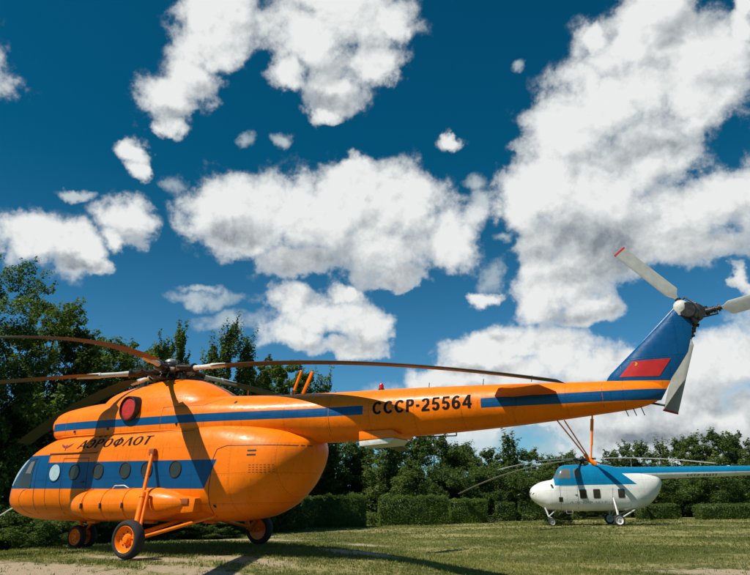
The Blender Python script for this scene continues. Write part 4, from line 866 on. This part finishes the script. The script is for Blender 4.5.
for i, (x, y, g, h, R, kind) in enumerate(TREES):
    if kind == 'far':
        c = far_v[i % 5]; tree(TL[i], x, y, g, c[0], far_t[i % 5], (R / 2.8, R / 2.8, h / 8.9), i * 1.7, group='trees of the far tree line')
    elif kind == 'spire' and y > 50:
        tree(TL[i], x, y, g, sp_v[0][0], sp_t[0], (R / 1.6, R / 1.6, h / 8.6), i * 1.3, group='trees of the far tree line')
    else:
        if i >= 34: c, mb_ = crown(14, 4, 9000, 300, 'broad', .2) if i == 34 else (c, mb_)
        else: c, mb_ = crown(h / (1.05 if kind == 'broad' else 1.08), R, 56000 if kind == 'broad' else 16000, 100 + i, kind, .068 + .0012 * (y), .06)
        tree(TL[i], x, y, g, c, trunk_mesh(mb_), rz=0, group='trees behind the orange helicopter')
low_v = [crown(5, 2.8, 22000, 150 + i, 'low', .10, .01) for i in range(4)]; low_t = [trunk_mesh(b) for _, b in low_v]
LL = ['low dense tree in the dark behind the nose of the orange helicopter', 'low dense tree behind the cockpit roof', 'low dense tree behind the red exhaust cover', 'low dense tree behind the front of the gearbox cowling', 'low dense tree behind the rear of the gearbox cowling', 'low dense tree behind the boom root', 'low dense tree under the boom root right of the rear doors',
 'bushy low tree behind the leftmost clipped hedge', 'bushy low tree behind the left end of the longest clipped hedge', 'bushy low tree behind the middle of the longest clipped hedge', 'bushy low tree behind the right end of the longest clipped hedge', 'bushy low tree behind the third clipped hedge', 'bushy low tree left of the small helicopter nose', 'bushy low tree behind the small helicopter nose', 'bushy low tree behind the small helicopter windows', 'bushy low tree behind the small helicopter boom root', 'bushy low tree behind the small tail boom', 'bushy low tree under the small tail boom near the right edge', 'bushy low tree at the right edge behind the hedge', 'bushy low tree beyond the right edge', 'second bushy low tree out of frame on the right', 'third bushy low tree out of frame on the right', 'last bushy low tree out of frame on the right']
for i, (x, y, g, h, R) in enumerate(LOWS):
    c = low_v[i % 4]; tree(LL[i], x, y, g, c[0], low_t[i % 4], (R / 2.6, R / 2.6, h / 5.3), i * 2.1, name='low_tree', group='low trees along the edge of the grass')
BL_ = ['small dark bush right behind the nose wheels of the small helicopter', 'leafy bush on the ground under the pitot probe', 'smaller bush under the nose, right of the probe bush', 'bush cut by the left frame edge', 'low bush seen under the cabin between the wheels', 'bush behind the main wheels', 'bush behind the nose wheel', 'bush seen under the fuel tank', 'dark bush under the rear doors left of the first clipped hedge']
for i, (x, y, g, h, R) in enumerate(BUSHES):
    c = low_v[(i + 1) % 4]; tree(BL_[i], x, y, g, c[0], low_t[(i + 1) % 4], (R / 2.2, R / 2.2, h / 5.2), i * 2.6, 'bush', 'bushes behind the orange helicopter', 'bush')
HL = ['leftmost clipped hedge block, right of the orange rear doors', 'longest clipped hedge block, in the middle of the lawn edge', 'clipped hedge block joined to the right of the longest one', 'small low hedge block farthest from the orange helicopter, left of the small helicopter', 'clipped hedge behind the small helicopter tail', 'clipped hedge at the right edge of the photo', 'short hedge directly left of the small helicopter nose']
for i, (x0, y0, x1, y1, g, h) in enumerate(HEDGES):
    rg = np.random.default_rng(400 + i); A = np.array([x0, y0]); B = np.array([x1, y1]); L = np.linalg.norm(B - A); T = (B - A) / L; Nn = np.array([-T[1], T[0]]); W = 1.5
    n = int(2600 * (L + .6) * (h + .8) / 5); P_ = []
    # points on a lumpy clipped box: sides and top
    u = rg.uniform(0, 1, (n, 3)); face = rg.choice(4, n, p=[.42, .14, .30, .14])
    X = u[:, 0] * L - L / 2; Y = (u[:, 1] - .5) * W; Z = .05 + u[:, 2] * h
    Y = np.where(face == 0, -W / 2, Y); Y = np.where(face == 1, W / 2, Y); Z = np.where(face == 2, h, Z); X = np.where(face == 3, np.sign(X) * L / 2, X)
    lump = .07 * np.sin(X * 3.1 + i) * np.cos(Z * 4.3) + .05 * np.sin(X * 7.3 + Z * 5)
    Z = np.minimum(Z, h - .10 * (np.maximum(np.abs(X) / (L / 2), np.abs(Y) / (W / 2)) > .93)); k_ = 1 + (lump + rg.normal(size=n) * .05)
    Q = np.stack([X + np.where(face == 3, (k_ - 1), 0), Y * k_, np.maximum(Z * (1 + (lump * .5 + rg.normal(size=n) * .03)), .03)], 1)
    V = leaves(Q, .055, rg, .5)
    core = MB().box((0, 0, h * .47), (L - .16, W - .18, h * .94 - .04))
    me = quick_mesh('clipped_hedge', V, 4, [(0, 1, 2, 3)], LM['hedge'], rg.uniform(0, .8, n), (core.v, core.f))
    o = bpy.data.objects.new('clipped_hedge', me); COL.objects.link(o); c2 = (A + B) / 2 + Nn * (.75)
    o.location = (c2[0], c2[1], g - .03); o.rotation_euler.z = math.atan2(T[1], T[0])
    tag(o, HL[i], 'hedge', 'clipped hedges along the lawn')

# grass
def soilness(x, y):
    v = np.full(len(x), 9.)
    for sx, sy, rx, ry in SOIL: v = np.minimum(v, np.hypot((x - sx) / rx, (y - sy) / ry))
    return v
def grass(n, d0, d1, blades, hgt, wid, seed, pw=1.0):
    rg = np.random.default_rng(seed)
    d = d0 + (d1 - d0) * rg.uniform(0, 1, n) ** pw; a = rg.uniform(-.74, .62, n) + .4   # bearings round the photographer, wider than the lens sees
    x = 17.5 - np.sin(a) * d; y = -13.1 + np.cos(a) * d
    clump = np.sin(x * 2.1 + np.sin(y * 1.7) * 2) * np.sin(y * 1.9 + np.cos(x * 1.3) * 2)
    keep = rg.uniform(0, 1, n) < np.clip((soilness(x, y) - .75) * 1.4, .05, 1) * (.62 + .38 * clump)
    x, y, d = x[keep], y[keep], d[keep]; N = len(x); z = ground_h(x, y)
    X = np.repeat(x, blades) + rg.normal(size=N * blades) * .035; Y = np.repeat(y, blades) + rg.normal(size=N * blades) * .035; Z = np.repeat(z, blades) - .01; D = np.repeat(d, blades)
    an = rg.uniform(0, 2 * PI, N * blades); hh = hgt * rg.uniform(.4, 1.3, N * blades) * (.75 + .5 * rg.uniform(0, 1, N).repeat(blades)); ww = wid * (D / d0) ** .9
    dx = np.cos(an) * ww; dy = np.sin(an) * ww; lx = rg.normal(size=N * blades) * hh * .35; ly = rg.normal(size=N * blades) * hh * .35
    B0 = np.stack([X - dx, Y - dy, Z], 1); B1 = np.stack([X + dx, Y + dy, Z], 1); T1 = np.stack([X + lx, Y + ly, Z + hh], 1)
    patch = .5 + .5 * np.sin(x * .55 + 1.2 * np.sin(y * .31)) * np.sin(y * .42 + np.sin(x * .27) * 1.4)
    tt = np.clip(np.repeat(patch ** 1.5 * .75 - .08 + rg.uniform(0, .3, N), blades) + rg.uniform(-.15, .35, N * blades), 0, 1)
    return np.stack([B0, B1, T1], 1).reshape(-1, 3), tt
parts = [grass(62000, 8.5, 20, 6, .055, .0055, 1, .8), grass(60000, 19, 36, 4, .07, .010, 2, .8), grass(30000, 35, 62, 3, .09, .022, 4, .8)]
gm = quick_mesh('grass', np.concatenate([p[0] for p in parts]), 3, [(0, 1, 2)], LM['grass'], np.concatenate([p[1] for p in parts]))
gr = bpy.data.objects.new('grass', gm); COL.objects.link(gr); tag(gr, 'short uneven summer grass, green with straw patches', 'grass', kind='stuff')

# ================================================================== LIGHT, SKY, CAMERA
SUN = Vector((-.38, -.61, 1.0)).normalized()
ld = bpy.data.lights.new('sun', 'SUN'); ld.energy = 4.9; ld.angle = math.radians(.53); ld.color = (1, .93, .82)
lo = bpy.data.objects.new('sun', ld); COL.objects.link(lo); lo.rotation_euler = SUN.to_track_quat('Z', 'Y').to_euler(); lo.location = (0, 0, 40)
w = bpy.data.worlds.new('World'); scn.world = w; w.use_nodes = True; k = NT(w.node_tree); k.n.clear()
out = k.n.new('ShaderNodeOutputWorld'); sky = k.n.new('ShaderNodeTexSky'); sky.sky_type = 'NISHITA'; sky.sun_disc = False
sky.sun_elevation = math.asin(SUN.z); sky.sun_rotation = math.atan2(SUN.x, SUN.y); sky.altitude = 200; sky.dust_density = .35; sky.ozone_density = 3.0; sky.air_density = 1.0
# cloud field over azimuth / elevation: heaps of round billows, roughened by turbulence
def cloud_group():
    g = bpy.data.node_groups.new('cloud_field', 'ShaderNodeTree')
    g.interface.new_socket('Direction', in_out='INPUT', socket_type='NodeSocketVector'); g.interface.new_socket('Thick', in_out='OUTPUT', socket_type='NodeSocketFloat'); g.interface.new_socket('Thin', in_out='OUTPUT', socket_type='NodeSocketFloat'); g.interface.new_socket('Base', in_out='OUTPUT', socket_type='NodeSocketFloat')
    q = NT(g); gi = q.n.new('NodeGroupInput'); gout = q.n.new('NodeGroupOutput'); d = gi.outputs[0]
    x, y, z = q.sep(d); az = q.m('ARCTAN2', x, y); el = q.m('ARCSINE', z)
    nA = q.noise(d, 14, 5, .58, col=True); wob = q.v('MULTIPLY_ADD', nA, (.085, .07, 0), (-.0425, -.035, 0))
    p = q.v('ADD', q.comb(az, el, 0), wob)
    res = {}
    for (a, e, ra, re_, wgt) in CLOUDS:
        L = q.v('LENGTH', q.v('MULTIPLY_ADD', p, (1 / ra, 1 / re_, 0), (-a / ra, -e / re_, 0)))
        key = 'a' if wgt > .8 else 'b'
        if key not in res: res[key] = L
        else: res[key] = q.m('SMOOTH_MIN', res[key], L, .22)
    shd = None
    for (a, e, ra, re_) in BASE_SHADE:
        L = q.v('LENGTH', q.v('MULTIPLY_ADD', p, (1 / ra, 1 / re_, 0), (-a / ra, -e / re_, 0)))
        shd = L if shd is None else q.m('SMOOTH_MIN', shd, L, .3)
    q.l.new(q.rng(shd, 1.45, .15, 0, 1), gout.inputs[2])
    for i, key in enumerate('ab'):
        q.l.new(q.m('SUBTRACT', 1.08, res[key]), gout.inputs[i])
    return g
cg = cloud_group()
tc = k.n.new('ShaderNodeTexCoord'); dvec = k.v('NORMALIZE', tc.outputs['Generated'])
def use(d):
    n = k.n.new('ShaderNodeGroup'); n.node_tree = cg; k.put(n.inputs[0], d); return n.outputs[0], n.outputs[1], n.outputs[2]
A0, A1, SH = use(dvec)
sh = k.v("NORMALIZE", k.v("ADD", dvec, (-.018, .0, .062)))
B0_ = use(sh)[0]
def billow(d):
    wv = k.v('ADD', d, k.v('SCALE_', d)) if False else d
    n = k.n.new('ShaderNodeTexVoronoi'); n.feature = 'F1'; n.normalize = True
    k.put(n.inputs['Vector'], k.v('MULTIPLY_ADD', k.noise(d, 16, 4, .6, col=True), (.05, .05, .05), wv))
    n.inputs['Scale'].default_value = 17; n.inputs['Detail'].default_value = 3; n.inputs['Roughness'].default_value = .55; n.inputs['Lacunarity'].default_value = 2.3
    return k.m('SUBTRACT', 1.0, k.m('MULTIPLY', n.outputs['Distance'], 1.6))
fb = k.noise(dvec, 10, 8, .58)
bl0 = billow(dvec); sh2 = k.v('NORMALIZE', k.v('ADD', dvec, (-.009, .0, .015))); bl1 = billow(sh2)
turb = k.m('ADD', k.m('ADD', k.m('MULTIPLY', k.m('SUBTRACT', fb, .5), 1.35), k.m('MULTIPLY', k.m('SUBTRACT', k.noise(dvec, 36, 6, .58), .5), .75)), k.m('MULTIPLY', k.m('SUBTRACT', bl0, .5), .62))
dens = k.m('ADD', A0, turb)
alpha = k.rng(dens, -.08, .60)
thin = k.m('MULTIPLY', k.rng(k.m('ADD', A1, k.m('MULTIPLY', turb, 1.2)), -.1, .9), .75)
cov = k.m('SUBTRACT', 1.0, k.m('MULTIPLY', k.m('SUBTRACT', 1.0, alpha), k.m('SUBTRACT', 1.0, thin)))
# light painted into the billows: thinner towards the sun = lit; undersides greyed by the placed shade ellipses
dif = k.m('SUBTRACT', A0, B0_); difn = k.m('SUBTRACT', bl0, bl1)
lit = k.m('ADD', k.m('ADD', .86, k.m('MINIMUM', k.m('MULTIPLY', dif, .42), .12)), k.m('MULTIPLY', difn, .85))
lit = k.m('SUBTRACT', lit, k.m('MULTIPLY', SH, k.rng(fb, .3, .75, .36, .74)))
lit = k.m('ADD', lit, k.m('MULTIPLY', k.m('SUBTRACT', k.noise(dvec, 6, 4, .5), .5), .25))
lit = k.m('ADD', .95, k.m('MULTIPLY', k.rng(dens, -.05, .6), k.m('SUBTRACT', lit, .95)))
cc = k.mix(k.rng(lit, .1, .92, kind='LINEAR'), (.20, .235, .27, 1), (.72, .74, .73, 1))
cc = k.mix(k.rng(alpha, .0, .3), k.mix(k.rng(fb, .35, .65), (.38, .46, .50, 1), (.60, .65, .66, 1)), cc)
veil = k.m('MULTIPLY', k.rng(k.m('ADD', A0, k.m('MULTIPLY', turb, 1.6)), -.15, .35), .16)
cov = k.m('SUBTRACT', 1.0, k.m('MULTIPLY', k.m('SUBTRACT', 1.0, cov), k.m('SUBTRACT', 1.0, veil)))
bgS = k.n.new('ShaderNodeBackground'); bgS.inputs[1].default_value = .1
k.put(bgS.inputs[0], k.v('MULTIPLY', sky.outputs[0], k.mix(k.rng(k.sep(dvec)[2], .04, .50, kind='SMOOTHSTEP'), (.34, .70, .86, 1), (.014, .43, .51, 1))))
bgC = k.n.new('ShaderNodeBackground'); bgC.inputs[1].default_value = 1.0; k.put(bgC.inputs[0], cc)
mx = k.n.new('ShaderNodeMixShader'); k.put(mx.inputs[0], cov); k.l.new(bgS.outputs[0], mx.inputs[1]); k.l.new(bgC.outputs[0], mx.inputs[2]); k.l.new(mx.outputs[0], out.inputs[0])
w.cycles.sampling_method = 'MANUAL'; w.cycles.sample_map_resolution = 256

cd = bpy.data.cameras.new('camera'); cam = bpy.data.objects.new('camera', cd); COL.objects.link(cam); scn.camera = cam
cd.sensor_fit = 'HORIZONTAL'; cd.sensor_width = 36; cd.lens = 36 * 655.7 / 750; cd.clip_start = .1; cd.clip_end = 6000
r_ = Vector((0.89784847, 0.44006311, -0.01458059)); u_ = Vector((0.1472509, -0.2688944, 0.95184714)); d_ = Vector((-0.41495217, 0.8567615, 0.30622611))
mw = Matrix((( r_.x, u_.x, -d_.x, 17.506688), (r_.y, u_.y, -d_.y, -13.10645), (r_.z, u_.z, -d_.z, 1.12767), (0, 0, 0, 1)))
cam.matrix_world = mw
vs = scn.view_settings; vs.view_transform = 'Standard'; vs.look = 'None'; vs.gamma = 1; vs.exposure = .18; vs.use_curve_mapping = False
scn.cycles.max_bounces = 6; scn.cycles.diffuse_bounces = 3; scn.cycles.transmission_bounces = 3; scn.cycles.transparent_max_bounces = 6
